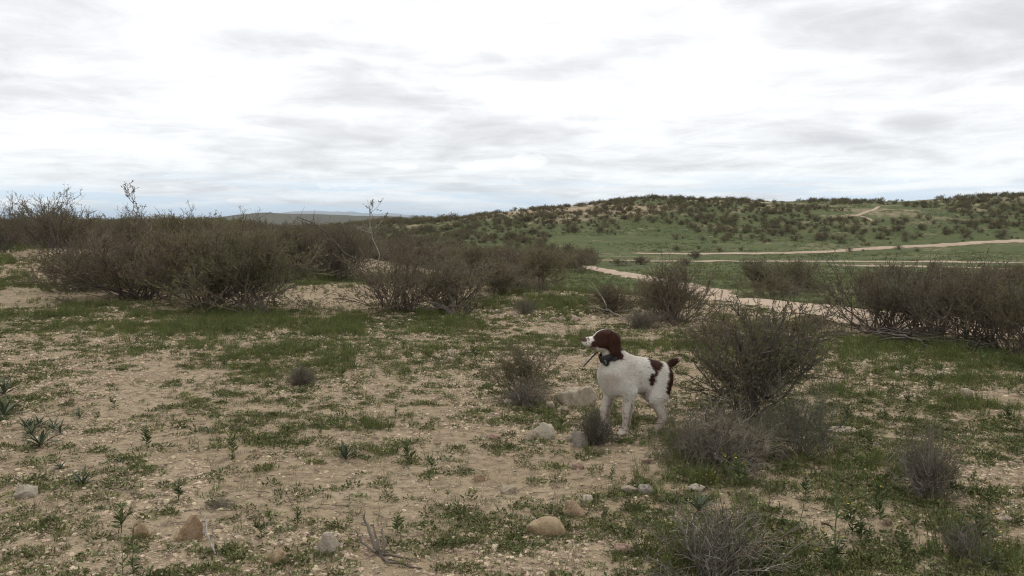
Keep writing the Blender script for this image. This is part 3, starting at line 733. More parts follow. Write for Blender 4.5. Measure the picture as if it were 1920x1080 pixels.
# hill shrubs
n = 20000
y = g.uniform(96, 330, n); x = y * g.uniform(-.26, .74, n)
up_ = ss((y - 119 + .10 * (x - 20)) / 34.0)
left_foot = ss((24 - x) / 22.0) * ss((y - 88) / 20)
dens_ = np.clip(.004 + .95 * np.maximum(up_, .8 * left_foot) * ss((fbm(x * .07, y * .05, 61, 4) - .33) / .2), 0, 1)
dens_ *= np.where(y > 235, .45, 1)
keep = (g.random(n) < dens_ * .78) & off_road(x, y, .3)
hx, hy = x[keep], y[keep]
extra = [(1615, 459), (1592, 471), (1618, 471), (1550, 447), (1420, 446), (1450, 428), (1390, 470), (1350, 472), (1270, 470)]
ex = np.array([spot(*e_)[:2] for e_ in extra])
hx = np.r_[ex[:, 0], hx]; hy = np.r_[ex[:, 1], hy]
def visible(x, y):
    zt = H(x, y) + .8; ok = np.ones(len(x), bool)
    for f in np.linspace(.25, .97, 40): ok &= EYE + (zt - EYE) * f > H(x * f, y * f) - .1
    return ok & inside(x, y, .605)
vis = visible(hx, hy)
size = g.uniform(.3, 1.0, len(hx)) ** 1.5 * 1.55 + .35
order = np.argsort(-(size / hy) * vis - np.r_[np.ones(len(ex)) * 10, np.zeros(len(hx) - len(ex))])
indiv, others = order[:270], order[270:]
for q in indiv:
    s = size[q] * (.8 if q < len(ex) else 1.1)
    o = obj('hillside_shrub', FAR[q % 3])
    o.location = (hx[q], hy[q], hz(hx[q], hy[q]) - .05); o.rotation_euler = (0, 0, g.uniform(0, 6.28))
    o.scale = (s * .62, s * .62, s * g.uniform(.42, .62))
    if q < 3: tag(o, 'dark shrub standing alone on the green meadow beside the pale track', 'bush', 'shrubs beside the track')
    elif q < len(ex): tag(o, 'small dark shrub dotted singly over the open green meadow below the hill', 'bush', 'shrubs on the meadow')
    else:
        lab = '%s %s shrub %s' % ('small' if s < 1.5 else 'large' if s > 1.9 else 'mid-sized', 'dark brown' if q % 3 == 2 else 'dark olive', near(hx[q], hy[q], HILL))
        tag(o, lab, 'bush', lab.replace(' shrub ', ' shrubs '))

# ------------------------------------------------------------------ scatter tool for what nobody could count
_protos = {}
def scatter(name, protos, pts, scale, label, cat, parent=None, tilt=.12, seed=0):
    g_ = np.random.default_rng(seed); n = len(pts)
    cname = 'shapes_' + name
    c_ = bpy.data.collections.new(cname)
    for k, me in enumerate(protos): c_.objects.link(bpy.data.objects.new('%s_shape_%02d' % (name, k), me))
    rot = np.stack([g_.normal(0, tilt, n), g_.normal(0, tilt, n), g_.uniform(0, 6.283, n)], -1)
    me = bpy.data.meshes.new(name); me.vertices.add(n); me.vertices.foreach_set('co', np.asarray(pts, np.float32).ravel())
    for an, ty, da, key in (('rot', 'FLOAT_VECTOR', rot, 'vector'), ('scl', 'FLOAT_VECTOR', scale, 'vector'), ('pick', 'INT', g_.integers(0, len(protos), n), 'value')):
        a = me.attributes.new(an, ty, 'POINT'); a.data.foreach_set(key, np.asarray(da, np.int32 if ty == 'INT' else np.float32).ravel())
    o = obj(name, me, parent)
    ng = bpy.data.node_groups.new(name + '_nodes', 'GeometryNodeTree')
    ng.interface.new_socket('Geometry', in_out='INPUT', socket_type='NodeSocketGeometry')
    ng.interface.new_socket('Geometry', in_out='OUTPUT', socket_type='NodeSocketGeometry')
    gi = ng.nodes.new('NodeGroupInput'); go = ng.nodes.new('NodeGroupOutput')
    ip = ng.nodes.new('GeometryNodeInstanceOnPoints'); ci = ng.nodes.new('GeometryNodeCollectionInfo')
    ci.inputs['Collection'].default_value = c_; ci.inputs['Separate Children'].default_value = True; ci.inputs['Reset Children'].default_value = True
    ng.links.new(gi.outputs[0], ip.inputs['Points']); ng.links.new(ci.outputs[0], ip.inputs['Instance'])
    ip.inputs['Pick Instance'].default_value = True
    for an, ty, sock in (('rot', 'FLOAT_VECTOR', 'Rotation'), ('scl', 'FLOAT_VECTOR', 'Scale'), ('pick', 'INT', 'Instance Index')):
        na_ = ng.nodes.new('GeometryNodeInputNamedAttribute'); na_.data_type = ty; na_.inputs['Name'].default_value = an
        src = na_.outputs['Attribute']
        if sock == 'Rotation':
            er = ng.nodes.new('FunctionNodeEulerToRotation'); ng.links.new(src, er.inputs[0]); src = er.outputs[0]
        ng.links.new(src, ip.inputs[sock])
    ng.links.new(ip.outputs[0], go.inputs[0])
    md = o.modifiers.new('scatter', 'NODES'); md.node_group = ng
    return tag(o, label, cat, kind='stuff')
def on_ground(x, y, dz_=0.0): return np.stack([x, y, H(x, y) + dz_], -1)
def iso(s): return np.stack([s, s, s], -1)

s_ = size[others]
scatter('distant_shrubs', FAR, on_ground(hx[others], hy[others], -.05), np.stack([s_ * .62, s_ * .62, s_ * .5], -1), 'countless small dark shrubs filling in the slope and the far plain', 'shrubs', seed=5)
n = 5200
y = 75 + 900 * g.random(n) ** 1.8; x = y * g.uniform(-.72, .10, n)
k_ = (fbm(x * .03, y * .03, 63, 3) > .36) & ~((x > -.05 * y) & (y < 260) & (y > 96)) & off_road(x, y, .3)
x, y = x[k_], y[k_]; s_ = g.uniform(1.1, 2.6, len(x))
scatter('plain_shrubs', FAR, on_ground(x, y, -.05), np.stack([s_ * .8, s_ * .8, s_ * .55], -1), 'dark mass of shrubs covering the far plain below the grey hills', 'shrubs', seed=6)

# ------------------------------------------------------------------ grass and ground plants
def blades(g_, n, h, spread, w_, bend=.5, seg=3):
    az_ = g_.uniform(0, 6.283, n); rad = spread * np.sqrt(g_.random(n))
    st = np.stack([rad * np.cos(az_), rad * np.sin(az_), np.full(n, -.004)], -1)
    az2 = az_ + g_.normal(0, .8, n); ti = np.abs(g_.normal(0, bend, n))
    d = np.stack([np.sin(ti) * np.cos(az2), np.sin(ti) * np.sin(az2), np.cos(ti)], -1)
    L = h * g_.uniform(.5, 1.25, n)
    P_ = grow(g_, st, d, L, seg, -.5 * bend, .1)
    side = unit(np.cross(d, np.array([0, 0, 1.]) + g_.normal(0, .3, (n, 3)))) * w_ * .5
    wl = np.linspace(1, .15, seg)
    Lf = P_ - side[:, None] * wl[None, :, None]; Rt = P_ + side[:, None] * wl[None, :, None]
    Vv = np.stack([Lf, Rt], 2).reshape(-1, 3)
    a = np.arange(n)[:, None] * seg * 2; s = np.arange(seg - 1)[None] * 2
    return Vv, np.stack([a + s, a + s + 1, a + s + 3, a + s + 2], -1).reshape(-1, 4)
def mat_leaf(g_, n, h, spread, lw):
    """creeping leaflets: small flat leaves lying around a centre"""
    az_ = g_.uniform(0, 6.283, n); rad = spread * np.sqrt(g_.random(n))
    pos = np.stack([rad * np.cos(az_), rad * np.sin(az_), h * g_.random(n) * (1 - .6 * rad / spread)], -1)
    d = np.stack([np.cos(az_), np.sin(az_), g_.uniform(-.1, .9, n)], -1)
    return leaves(g_, pos, d, lw, .42, .55)
m_grass = varied('grass_green', (.094, .120, .034), (.134, .144, .046), scale=2.0, rough=.65, inst=.7)
m_mat = varied('creeping_leaf', (.096, .114, .038), (.130, .132, .050), scale=3.0, rough=.7, inst=.7)
m_straw = varied('dry_grass', (.25, .20, .12), (.18, .145, .09), scale=3.0, inst=.6)
gg = np.random.default_rng(401)
low_p = [mesh_np('mat%d' % k, *mat_leaf(gg, 46, .022, .050, .020), (m_mat,)) for k in range(3)] + [mesh_np('matb%d' % k, *blades(gg, 26, .028, .035, .0045, .8), (m_mat,)) for k in range(2)]
tall_p = [mesh_np('tall%d' % k, *blades(gg, 22, .13, .045, .005, .33, 4), (m_grass,)) for k in range(3)] + [mesh_np('tallb%d' % k, *(lambda A, B: (np.concatenate([A[0], B[0]]), np.concatenate([A[1], B[1] + len(A[0])])))(blades(gg, 12, .10, .04, .005, .4, 4), mat_leaf(gg, 40, .09, .045, .022)), (m_grass,)) for k in range(2)]
straw_p = [mesh_np('straw%d' % k, *blades(gg, 9, .07, .02, .003, .6, 3), (m_straw,)) for k in range(2)]
def in_sector(n, r0, r1_, half=43, power=1.0):
    r = r0 + (r1_ - r0) * gg.random(n) ** power; a = np.radians(gg.uniform(-half, half, n))
    return r * np.sin(a), r * np.cos(a)
# low mats: clumps of clumps
px_, py_ = in_sector(42000, 1.7, 15, power=1.0)
cn = cover_near(px_, py_)
k_ = gg.random(len(px_)) < np.clip(cn * .95, 0, 1) * .50 + .055
px_, py_ = px_[k_], py_[k_]
m_ = gg.integers(2, 9, len(px_)); rad = gg.uniform(.02, .12, len(px_))
ix = np.repeat(np.arange(len(px_)), m_)
sx_ = px_[ix] + gg.normal(0, 1, len(ix)) * rad[ix] * 1.1; sy_ = py_[ix] + gg.normal(0, 1, len(ix)) * rad[ix] * .75
s_ = gg.uniform(.35, 1.05, len(ix))
scatter('ground_cover', low_p, on_ground(sx_, sy_), np.stack([s_, s_, s_ * gg.uniform(.6, 1.4, len(ix))], -1), 'small dark green mats of creeping plants spread over the sand', 'ground cover', seed=7)
print('mats', len(ix))
# taller grass in the green belts
px_, py_ = in_sector(150000, 1.8, 24, power=.8)
zn = np.zeros(len(px_))
for (cx_, cy_, rx, ry, s) in ZONES: zn = np.maximum(zn, s * np.exp(-(((px_ - cx_) / rx) ** 2 + ((py_ - cy_) / ry) ** 2) ** 1.5))
zn = np.maximum(zn, .9 * ss((np.hypot(px_, py_) - 14) / 5) * ss((cover(px_, py_) - .3) / .3))
zn = zn * (.12 + 1.25 * ss((fbm(px_ * 1.7, py_ * 1.7, 83, 4) - .40) / .16))
k_ = (gg.random(len(px_)) < np.clip(zn, 0, 1) * .66 + .006) & off_road(px_, py_, .2)
px_, py_, zn = px_[k_], py_[k_], zn[k_]
s_ = gg.uniform(.35, 1.05, len(px_)) * (.6 + .5 * np.clip(zn, 0, 1))
scatter('grass', tall_p, on_ground(px_, py_), iso(s_), 'green spring grass and weeds growing in belts round the bushes', 'grass', seed=8)
print('tall', len(px_))
# coarse tufts further out
px_, py_ = in_sector(26000, 20, 75, 40, .7)
k_ = (gg.random(len(px_)) < ss((cover(px_, py_) - .35) / .4) * .8) & off_road(px_, py_, .25)
px_, py_ = px_[k_], py_[k_]
s_ = gg.uniform(.9, 2.0, len(px_)); 
scatter('meadow_grass', tall_p, on_ground(px_, py_), np.stack([s_ * 1.5, s_ * 1.5, s_ * .8], -1), 'rough green grass on the low ground round the road', 'grass', seed=9)
px_, py_ = in_sector(30000, 70, 200, 40, .8)
k_ = (gg.random(len(px_)) < ss((fbm(px_ * .09, py_ * .14, 97, 4) - .38) / .2) * .8) & off_road(px_, py_, .3) & (px_ > -.15 * py_)
px_, py_ = px_[k_], py_[k_]; s_ = gg.uniform(1.5, 3.6, len(px_))
scatter('far_meadow_grass', tall_p, on_ground(px_, py_), np.stack([s_ * 2.2, s_ * 2.2, s_ * .6], -1), 'uneven tufty grass of the green meadow below the hill', 'grass', seed=14)
px_, py_ = in_sector(2600, 1.8, 14, power=1.0)
scatter('dry_grass', straw_p, on_ground(px_, py_), iso(gg.uniform(.4, 1.1, len(px_))), 'short dry straw-coloured grass stubble on the sand', 'dry grass', seed=10)

# ------------------------------------------------------------------ gravel
def ico(sub=2):
    import bmesh
    bm = bmesh.new(); bmesh.ops.create_icosphere(bm, subdivisions=sub, radius=1.0)
    V_ = np.array([v.co[:] for v in bm.verts]); F_ = np.array([[v.index for v in f.verts] for f in bm.faces]); bm.free()
    return V_, F_
ICO1, ICO2, ICO3, ICO4 = ico(1), ico(2), ico(3), ico(4)
def rock_geo(seed, base, dims, cuts=9, rough=.10, sharp=.85):
    """a stone: sphere trimmed by random planes, then roughened"""
    g_ = np.random.default_rng(seed); V_, F_ = base; V_ = V_.copy()
    for _ in range(cuts):
        nrm = unit(g_.normal(0, 1, 3)); off = g_.uniform(.52, .88)
        dd_ = V_ @ nrm - off; V_ -= np.clip(dd_, 0, None)[:, None] * nrm * sharp
    ph = g_.uniform(0, 100, 3)
    for fr, am in ((1.6, rough), (3.7, rough * .5), (8.0, rough * .28), (17.0, rough * .14)):
        nz = vnoise(V_[:, 0] * fr + ph[0] + V_[:, 2] * .7 * fr, V_[:, 1] * fr + ph[1] - V_[:, 2] * .6 * fr, seed) - .5
        V_ = V_ * (1 + am * 2 * nz)[:, None]
    return V_ * np.array(dims), F_
def rock_mat(name, c1, c2, c3, bump=.8, k=1.0):
    d_ = [tuple(.72 * v for v in c_) for c_ in (c1, c2, c3)]
    return varied(name, *d_, scale=2.2 * k, rough=.92, bump=bump, bscale=7 * k, inst=.35)
def rock_mats(k):
    return {'cream': rock_mat('cream_stone', (.40, .32, .235), (.50, .42, .32), (.30, .22, .15), k=k),
       'white': rock_mat('white_stone', (.46, .40, .31), (.54, .47, .37), (.34, .26, .185), k=k),
       'orange': rock_mat('orange_stone', (.33, .215, .130), (.40, .28, .185), (.22, .14, .09), k=k),
       'tan': rock_mat('tan_stone', (.39, .275, .165), (.46, .35, .225), (.29, .185, .11), k=k),
       'pink': rock_mat('pink_stone', (.36, .235, .175), (.43, .31, .245), (.28, .17, .125), k=k),
       'grey': rock_mat('grey_stone', (.32, .285, .235), (.40, .36, .305), (.23, .19, .15), k=k)}
m_r, m_big = rock_mats(1.0), rock_mats(14.0)
m_peb = varied('gravel_stone', (.34, .265, .18), (.42, .345, .25), (.21, .148, .098), scale=.8, rough=.9, inst=.9)
pebs = [mesh_np('pebble%d' % k, *rock_geo(500 + k, ICO1, (1, gg.uniform(.6, .95), gg.uniform(.4, .7)), 4, .06), (m_peb,)) for k in range(6)]
px_, py_ = in_sector(150000, 1.5, 15, 42, 1.0)
cl = fbm(px_ * 1.1, py_ * 1.1, 87, 3)
cl = .6 * cl + .4 * fbm(px_ * .45, py_ * .45, 88, 2)
k_ = gg.random(len(px_)) < .16 + 1.1 * ss((cl - .43) / .14)
px_, py_ = px_[k_], py_[k_]
s_ = .0035 + .015 * gg.random(len(px_)) ** 3.4 + .0014 * np.hypot(px_, py_) * gg.random(len(px_)) ** 2
scatter('gravel', pebs, on_ground(px_, py_, .0005), iso(s_), 'loose pale gravel strewn over the sandy ground', 'gravel', tilt=.3, seed=11)
px_, py_ = in_sector(9000, 12, 26, 40, 1.0)
stony = np.exp(-(((px_ + 12.0) / 5) ** 2 + ((py_ - 20.5) / 3.5) ** 2)) + np.exp(-(((px_ + 2.6) / 2.0) ** 2 + ((py_ - 15.5) / 1.2) ** 2)) + np.exp(-(((px_ - .2) / 1.4) ** 2 + ((py_ - 12.6) / .9) ** 2))
k_ = gg.random(len(px_)) < stony
px_, py_ = px_[k_], py_[k_]; s_ = gg.uniform(.02, .07, len(px_)) * gg.random(len(px_)) ** .8 + .012
scatter('bank_stones', pebs, on_ground(px_, py_, .004), iso(s_), 'pale rubble of stones covering the low banks between the bushes', 'stones', tilt=.3, seed=12)
# dark plant litter
lit = []
for k in range(3):
    P_ = grow(gg, np.zeros((1, 3)), np.array([[1., 0, .03]]), np.array([.06]), 5, 0, .22)
    P_[..., 2] = np.abs(P_[..., 2]) * .3 + .002
    lit.append(mesh_np('litter%d' % k, *tubes(P_, np.full((1, 5), .0013)), (m_deaddark,)))
px_, py_ = in_sector(2600, 1.6, 10, 42, 1.0)
scatter('twig_litter', lit, on_ground(px_, py_, .001), iso(gg.uniform(.4, 1.6, len(px_))), 'dark bits of fallen twig littering the sand', 'twig litter', tilt=.05, seed=13)

# ------------------------------------------------------------------ rocks one can count
def rock(px, py, wpx, hpx, mat, label, seed, sub=ICO4, cuts=13, rough=.20, sink=.38, group=None, deep=.75, name='rock', sharp=.85):
    """a stone seen wpx wide and hpx tall, its foot at the ground point"""
    p = spot(px, py); dist = p[1] * _cp + (EYE - p[2]) * _sp; k = dist / FPX
    a = wpx * k / 2; c_ = hpx * k / (2 * (1 - sink)) * .95
    V_, F_ = rock_geo(seed, sub, (a * 1.12, a * deep * 1.1, c_ * 1.15), cuts, rough, sharp)
    o = obj(name, mesh_np(name, V_, F_, (m_big[mat],), True))
    o.location = (p[0], p[1] + a * deep * .6, p[2] + c_ * (1 - 2 * sink))
    return tag(o, label, 'rock', group)
rock(1088, 762, 76, 42, 'cream', 'big cream boulder with a peaked back, lying behind the grey tuft by the dog', 601, cuts=18, rough=.26, sharp=1.0)
rock(1025, 822, 42, 27, 'white', 'rounded whitish rock lying in grass before the wiry tuft', 602, cuts=6)
rock(1086, 838, 30, 30, 'grey', 'grey rock leaning against the wiry tuft by the dog', 603)
rock(1067, 828, 14, 14, 'white', 'small whitish stone between the rounded white rock and the grey rock', 604)
rock(997, 825, 24, 16, 'cream', 'flat cream stone tucked beside the rounded whitish rock', 605)
rock(1058, 776, 26, 14, 'cream', 'low cream stone in front of the big cream boulder', 606)
rock(1030, 768, 26, 14, 'cream', 'cream stone between the big boulder and the rusty bush', 607)
rock(954, 758, 18, 10, 'white', 'small white stone under the dead twigs of the rusty bush', 608)
rock(928, 824, 24, 10, 'pink', 'flat pinkish stone half sunk in the sand near the white rock', 609)
rock(1028, 1004, 70, 28, 'tan', 'smooth oval tan rock lying on the gravel', 610, cuts=6, rough=.08, sharp=.6)
rock(1078, 968, 40, 24, 'tan', 'pale rounded tan rock behind the smooth oval one', 611, cuts=6)
rock(358, 1012, 52, 52, 'orange', 'upright blocky orange brown rock with a pointed top', 612, cuts=16, rough=.12, sharp=1.0, deep=.6, sink=.3)
rock(260, 1010, 28, 25, 'orange', 'small knobbly orange rock near the pointed orange one', 613)
rock(335, 1014, 18, 12, 'tan', 'little tan stone at the foot of the pointed orange rock', 614)
rock(615, 1036, 42, 30, 'white', 'speckled whitish rock beside the little grey stump', 615, cuts=7, rough=.14)
rock(520, 1056, 42, 22, 'tan', 'low sandy tan rock lying on open sand', 616, cuts=6)
rock(45, 934, 40, 20, 'white', 'angular pinkish white rock on bare sand', 617, cuts=11, sharp=1.0)
rock(1168, 1038, 34, 16, 'pink', 'reddish pink flat rock near the open dead bush', 618)
rock(899, 902, 17, 15, 'orange', 'small bright orange stone standing alone on the gravel', 619, cuts=6)
rock(954, 925, 34, 14, 'cream', 'cream stone almost buried in the sand behind the lone orange one', 620, sink=.5)
rock(1180, 924, 30, 13, 'cream', 'pale yellowish flat stone in the grass before the twig mound', 621)
rock(1212, 926, 28, 16, 'grey', 'greyish stone next to the pale yellowish flat one', 622)
rock(1104, 942, 24, 12, 'white', 'small chalky stone in the gravel above the tan rocks', 623)
rock(1213, 868, 18, 9, 'pink', 'small pinkish stone beside the twig mound', 624)
rock(1085, 880, 22, 13, 'pink', 'dull pink stone in the grass below the wiry tuft', 625)
rock(880, 686, 15, 8, 'tan', 'small yellowish stone in the grass beyond the rusty bush', 626)
rock(845, 679, 14, 11, 'cream', 'round cream stone in the grass beyond the rusty bush', 627, cuts=4)
rock(843, 664, 10, 9, 'white', 'tiny whitish stone behind the round cream one', 628)
rock(1815, 746, 24, 17, 'cream', 'round cream rock in the green belt before the roadside thicket', 629, cuts=5)
rock(1777, 752, 22, 11, 'pink', 'flat pinkish stone beside the round cream rock', 630)
rock(1054, 602, 13, 8, 'cream', 'pale round boulder at the edge of the stony strip beyond the dog', 631, cuts=5)
rock(1078, 602, 20, 8, 'cream', 'long pale boulder at the edge of the stony strip beyond the dog', 632)
rock(934, 588, 11, 8, 'grey', 'little grey boulder on the stony strip near the fallen stump', 633)
rock(965, 592, 10, 7, 'cream', 'little cream boulder on the stony strip near the grey tuft', 634)
rock(1665, 985, 20, 13, 'pink', 'pale pink stone among weeds near the dry upright bush', 635)
rock(1890, 978, 16, 10, 'white', 'small white stone on the bare sand at the edge of the weeds', 636)
rock(1310, 922, 34, 14, 'white', 'whitish flat stone half hidden by weeds under the twig mound', 637)
rock(1420, 1040, 46, 22, 'tan', 'broad tan stone glimpsed through the open dead bush', 638)
rock(1575, 1030, 26, 14, 'cream', 'cream stone on gravel between two tall weeds', 639)
rock(1590, 812, 60, 10, 'cream', 'long cream slab lying flush with the sand beyond the feathery bush', 640, sink=.45)
# small stones: many alike
FLAT = marks(('near the dog', (1200, 800)), ('near the big cream boulder', (1060, 745)), ('near the small rusty bush', (960, 760)), ('near the smooth oval tan rock', (1030, 1000)), ('near the lone orange stone', (880, 900)), ('near the little grey stump', (690, 1030)), ('near the pointed orange rock', (350, 1000)),
             ('near the strap-leaved clump', (90, 820)), ('near the angular white rock', (60, 930)), ('on the open sandy flat', (380, 780)), ('near the small grey wiry tuft', (565, 720)), ('near the twig mound', (1330, 890)), ('near the upright dry bush', (1735, 930)), ('near the open dead bush', (1340, 1060)), ('near the brittle dry bush', (1815, 1045)),
             ('near the round cream rock', (1815, 740)), ('near the feathery grey green bush', (1560, 830)), ('on the stony strip beyond the dog', (1050, 640)), ('before the front row of bushes', (400, 650)), ('below the fallen stump', (820, 650)), ('before the roadside thicket', (1650, 690)))
SM = {k: [mesh_np('stone_%s%d' % (k, q), *rock_geo(700 + q, ICO2, (1, [.75, .9, .65][q], [.55, .65, .45][q]), 6, .08), (m_r[k],), True) for q in range(3)] for k in m_r}
keys = ['cream', 'cream', 'white', 'tan', 'pink', 'grey', 'cream', 'orange']
sx_, sy_ = in_sector(1500, 2.3, 12.5, 35, 1.0)
cl = fbm(sx_ * .8, sy_ * .8, 89, 3)
k_ = gg.random(len(sx_)) < .12 + 1.2 * ss((cl - .48) / .14) + .5 * ss((sx_ - 0) / 3)
sx_, sy_ = sx_[k_][:260], sy_[k_][:260]
names_ = {'cream': 'small cream', 'white': 'small whitish', 'tan': 'small tan', 'pink': 'small pinkish', 'grey': 'small grey', 'orange': 'small orange'}
for q in range(len(sx_)):
    kk = keys[q % len(keys)]
    o = obj('stone', SM[kk][q % 3]); r_ = (.009 + .011 * gg.random() ** 2) * (.6 + .13 * np.hypot(sx_[q], sy_[q]))
    o.scale = (r_, r_, r_); o.rotation_euler = (gg.normal(0, .15), gg.normal(0, .15), gg.uniform(0, 6.28))
    o.location = (sx_[q], sy_[q], hz(sx_[q], sy_[q]) + r_ * .12)
    lab = '%s stone lying loose in the gravel %s' % (names_[kk], near(sx_[q], sy_[q], FLAT))
    tag(o, lab, 'stone', lab.replace(' stone ', ' stones '))

# ------------------------------------------------------------------ weeds one can count
m_weed = varied('weed_green', (.085, .105, .034), (.062, .084, .028), scale=5, rough=.6, inst=.5)
m_ros = varied('rosette_leaf', (.085, .105, .062), (.062, .080, .045), scale=5, rough=.6, inst=.4)
m_yel = varied('flower_yellow', (.50, .37, .05), (.42, .33, .06), scale=9, inst=.2)
def lance(n=1, L=.1, w_=.016, fold=.35, seg=5):
    """one lance-shaped leaf with a folded midrib, rising along +x"""
    t_ = np.linspace(0, 1, seg); wid = w_ * np.sin(np.pi * (t_ * .86 + .10)) ; x_ = L * t_; z_ = L * (.75 * t_ - .30 * t_ ** 2)
    V_ = np.concatenate([np.stack([x_, -wid / 2, z_ + fold * wid], -1), np.stack([x_, 0 * t_, z_], -1), np.stack([x_, wid / 2, z_ + fold * wid], -1)])
    i_ = np.arange(seg - 1)
    F_ = np.concatenate([np.stack([i_, seg + i_, seg + i_ + 1, i_ + 1], -1), np.stack([seg + i_, 2 * seg + i_, 2 * seg + i_ + 1, seg + i_ + 1], -1)])
    return V_, F_
ros_leaf = mesh_np('rosette_leaf', *lance(L=.105, w_=.015), (m_ros,), True)
def rosette(px, py, hpx, label, nl=13, group=None):
    p = spot(px, py); dist = p[1]; s = .72 * hpx / FPX * dist / .085
    e = empty('leaf_rosette', (p[0], p[1], p[2]), random.uniform(0, 6), s)
    for k in range(nl):
        o = obj('leaf', ros_leaf, e); a = k * 2.4 + random.uniform(-.3, .3); el_ = random.uniform(-.15, .15) - .95 * (k / nl)
        o.rotation_euler = (random.uniform(-.2, .2), el_ + .25, a); f = random.uniform(.75, 1.1); o.scale = (f, f, f)
        o.location = (0, 0, .004 * k / nl)
    return tag(e, label, 'plant', group)
rosette(76, 838, 46, 'tallest blue green strap-leaved plant of the clump on the open sand', 15)
for a_ in ((48, 802), (72, 800), (100, 806), (113, 812), (60, 815)):
    rosette(*a_, 28, 'blue green strap-leaved plant crowding round the tallest one of its clump', 11, 'strap-leaved plants of the clump')
rosette(150, 784, 20, 'little strap-leaved plant a step behind the blue green clump', 9)
rosette(113, 880, 22, 'small fan of strap leaves on bare sand below the clump', 11)
rosette(155, 908, 36, 'spiky blue green leaf rosette alone on bare sand', 14)
rosette(8, 740, 40, 'blue green leafy plant at the sandy flat\'s outer edge, upper of two', 13)
rosette(8, 782, 50, 'blue green leafy plant at the sandy flat\'s outer edge, lower of two', 13)
rosette(648, 862, 38, 'dark green leaf rosette with pointed leaves in a strip of grass', 13)
rosette(390, 812, 20, 'tiny leaf rosette on the open sandy flat', 9)
rosette(225, 868, 18, 'flat small rosette on sand behind the spiky one', 9)
rosette(1310, 958, 44, 'broad-leaved green rosette behind the open dead bush', 13)
def weed_geo(seed, h=.16, nl=26, lw=.036, branch=3, flowers=0):
    g_ = np.random.default_rng(seed)
    P1 = grow(g_, np.zeros((1, 3)), np.array([[g_.normal(0, .1), g_.normal(0, .1), 1.]]), np.array([h]), 8, .2, .07)
    s2, d2, _ = pick(g_, P1, branch, .1, .5); P2 = grow(g_, s2, d2 + g_.normal(0, .5, (branch, 3)), g_.uniform(.35, .6, branch) * h, 8, .7, .1)
    PA = np.concatenate([P1, P2])
    v, f = tubes(PA, np.linspace(.0024, .0012, 8)[None] * np.ones((len(PA), 1)))
    q, dq, tt = pick(g_, PA, nl * (1 + branch // 2), .03, 1)
    az_ = g_.uniform(0, 6.283, len(q)); out = np.stack([np.cos(az_), np.sin(az_), g_.uniform(.2, 1.1, len(q))], -1)
    vl, fl = leaves(g_, q, out, lw * (1.15 - .6 * tt), .24, .15)
    fl_ = None
    if flowers:
        qf, df, _ = pick(g_, PA, flowers, .88, 1); fl_ = leaves(g_, qf, df, .009, .9, .8)
    return (v, f), (vl, fl), fl_
WE = []
for k in range(7):
    a, b_, c_ = weed_geo(800 + k, h=[.15, .19, .13, .22, .11, .17, .24][k], nl=[26, 30, 22, 34, 20, 30, 26][k], branch=[2, 3, 4, 1, 3, 5, 0][k], flowers=14 if k in (1, 5) else 0)
    WE.append((mesh_np('weed_stem%d' % k, *a, (m_weed,)), mesh_np('weed_leaf%d' % k, *b_, (m_weed,)), mesh_np('weed_flower%d' % k, *c_, (m_yel,)) if c_ else None, [.15, .19, .13, .22, .11, .17, .24][k]))
def weed(x, y, h, k, label, group=None):
    st, lf, fw, h0 = WE[k]
    e = empty('leafy_weed', (x, y, hz(x, y) - .003), random.uniform(0, 6), h / h0)
    obj('stem', st, e); obj('leaves', lf, e)
    if fw: obj('flowers', fw, e)
    return tag(e, label, 'weed', group)
def weed_px(px, py, hpx, k, label, group=None):
    p = spot(px, py); weed(p[0], p[1], hpx / FPX * p[1], k, label, group)
for a_ in ((250, 1075, 110, 6, 'tall thin green weed rising in front of the small knobbly orange rock'),
           (230, 1078, 80, 3, 'leafy weed right beside the tall thin one below the orange rock'),
           (55, 968, 34, 6, 'lone thin stalk on bare sand near the angular white rock'),
           (335, 938, 42, 2, 'yellowish leafy weed on the sand above the pointed orange rock'),
           (440, 855, 56, 5, 'pale green branching weed in the middle of the sandy flat'),
           (570, 845, 48, 3, 'slim upright weed on the sandy flat'),
           (490, 1010, 60, 0, 'leafy weed standing by the heap of dead twigs'),
           (558, 985, 60, 1, 'upright weed between the twig heap and the speckled whitish rock'),
           (655, 985, 70, 6, 'thin tall weed behind the little grey stump'),
           (770, 870, 50, 4, 'bushy little weed on the gravel beyond the stump'),
           (805, 910, 70, 3, 'slim weed on the gravel, taller of a close pair'),
           (812, 890, 50, 0, 'leafy weed on the gravel, shorter of a close pair'),
           (745, 1000, 46, 2, 'small weed in the gravel beside the stump'),
           (1560, 1080, 200, 6, 'very tall thin weed rising between the two dead bushes'),
           (1562, 1080, 90, 5, 'leafy weed at the foot of the very tall thin one'),
           (1490, 1050, 120, 3, 'tall leafy weed on the near side of the open dead bush'),
           (1600, 1005, 80, 5, 'bushy green weed with a wide leafy base on the gravel'),
           (1650, 975, 90, 1, 'green flowering weed between the bushy weed and the upright dry bush'),
           (1510, 935, 70, 1, 'flowering weed on sand in front of the feathery bush'),
           (1360, 905, 70, 1, 'yellow flowering weed against the front of the twig mound'),
           (1390, 920, 80, 5, 'green and yellow weed among grass under the twig mound'),
           (1800, 1040, 90, 0, 'green weed growing through the small brittle dry bush'),
           (1835, 1030, 90, 5, 'bushy weed on the far side of the small brittle dry bush'),
           (1690, 1040, 50, 4, 'low spreading weed on gravel near the brittle dry bush'),
           (1050, 800, 40, 4, 'little green weed in the grass between white rock and boulder'),
           (1040, 855, 44, 6, 'thin sprout just below the rounded whitish rock'),
           (890, 665, 30, 4, 'dark green weed in the grass beyond the rusty bush'),
           (1780, 915, 46, 4, 'green weed at the foot of the upright dry bush')):
    weed_px(*a_)
gg = np.random.default_rng(911)
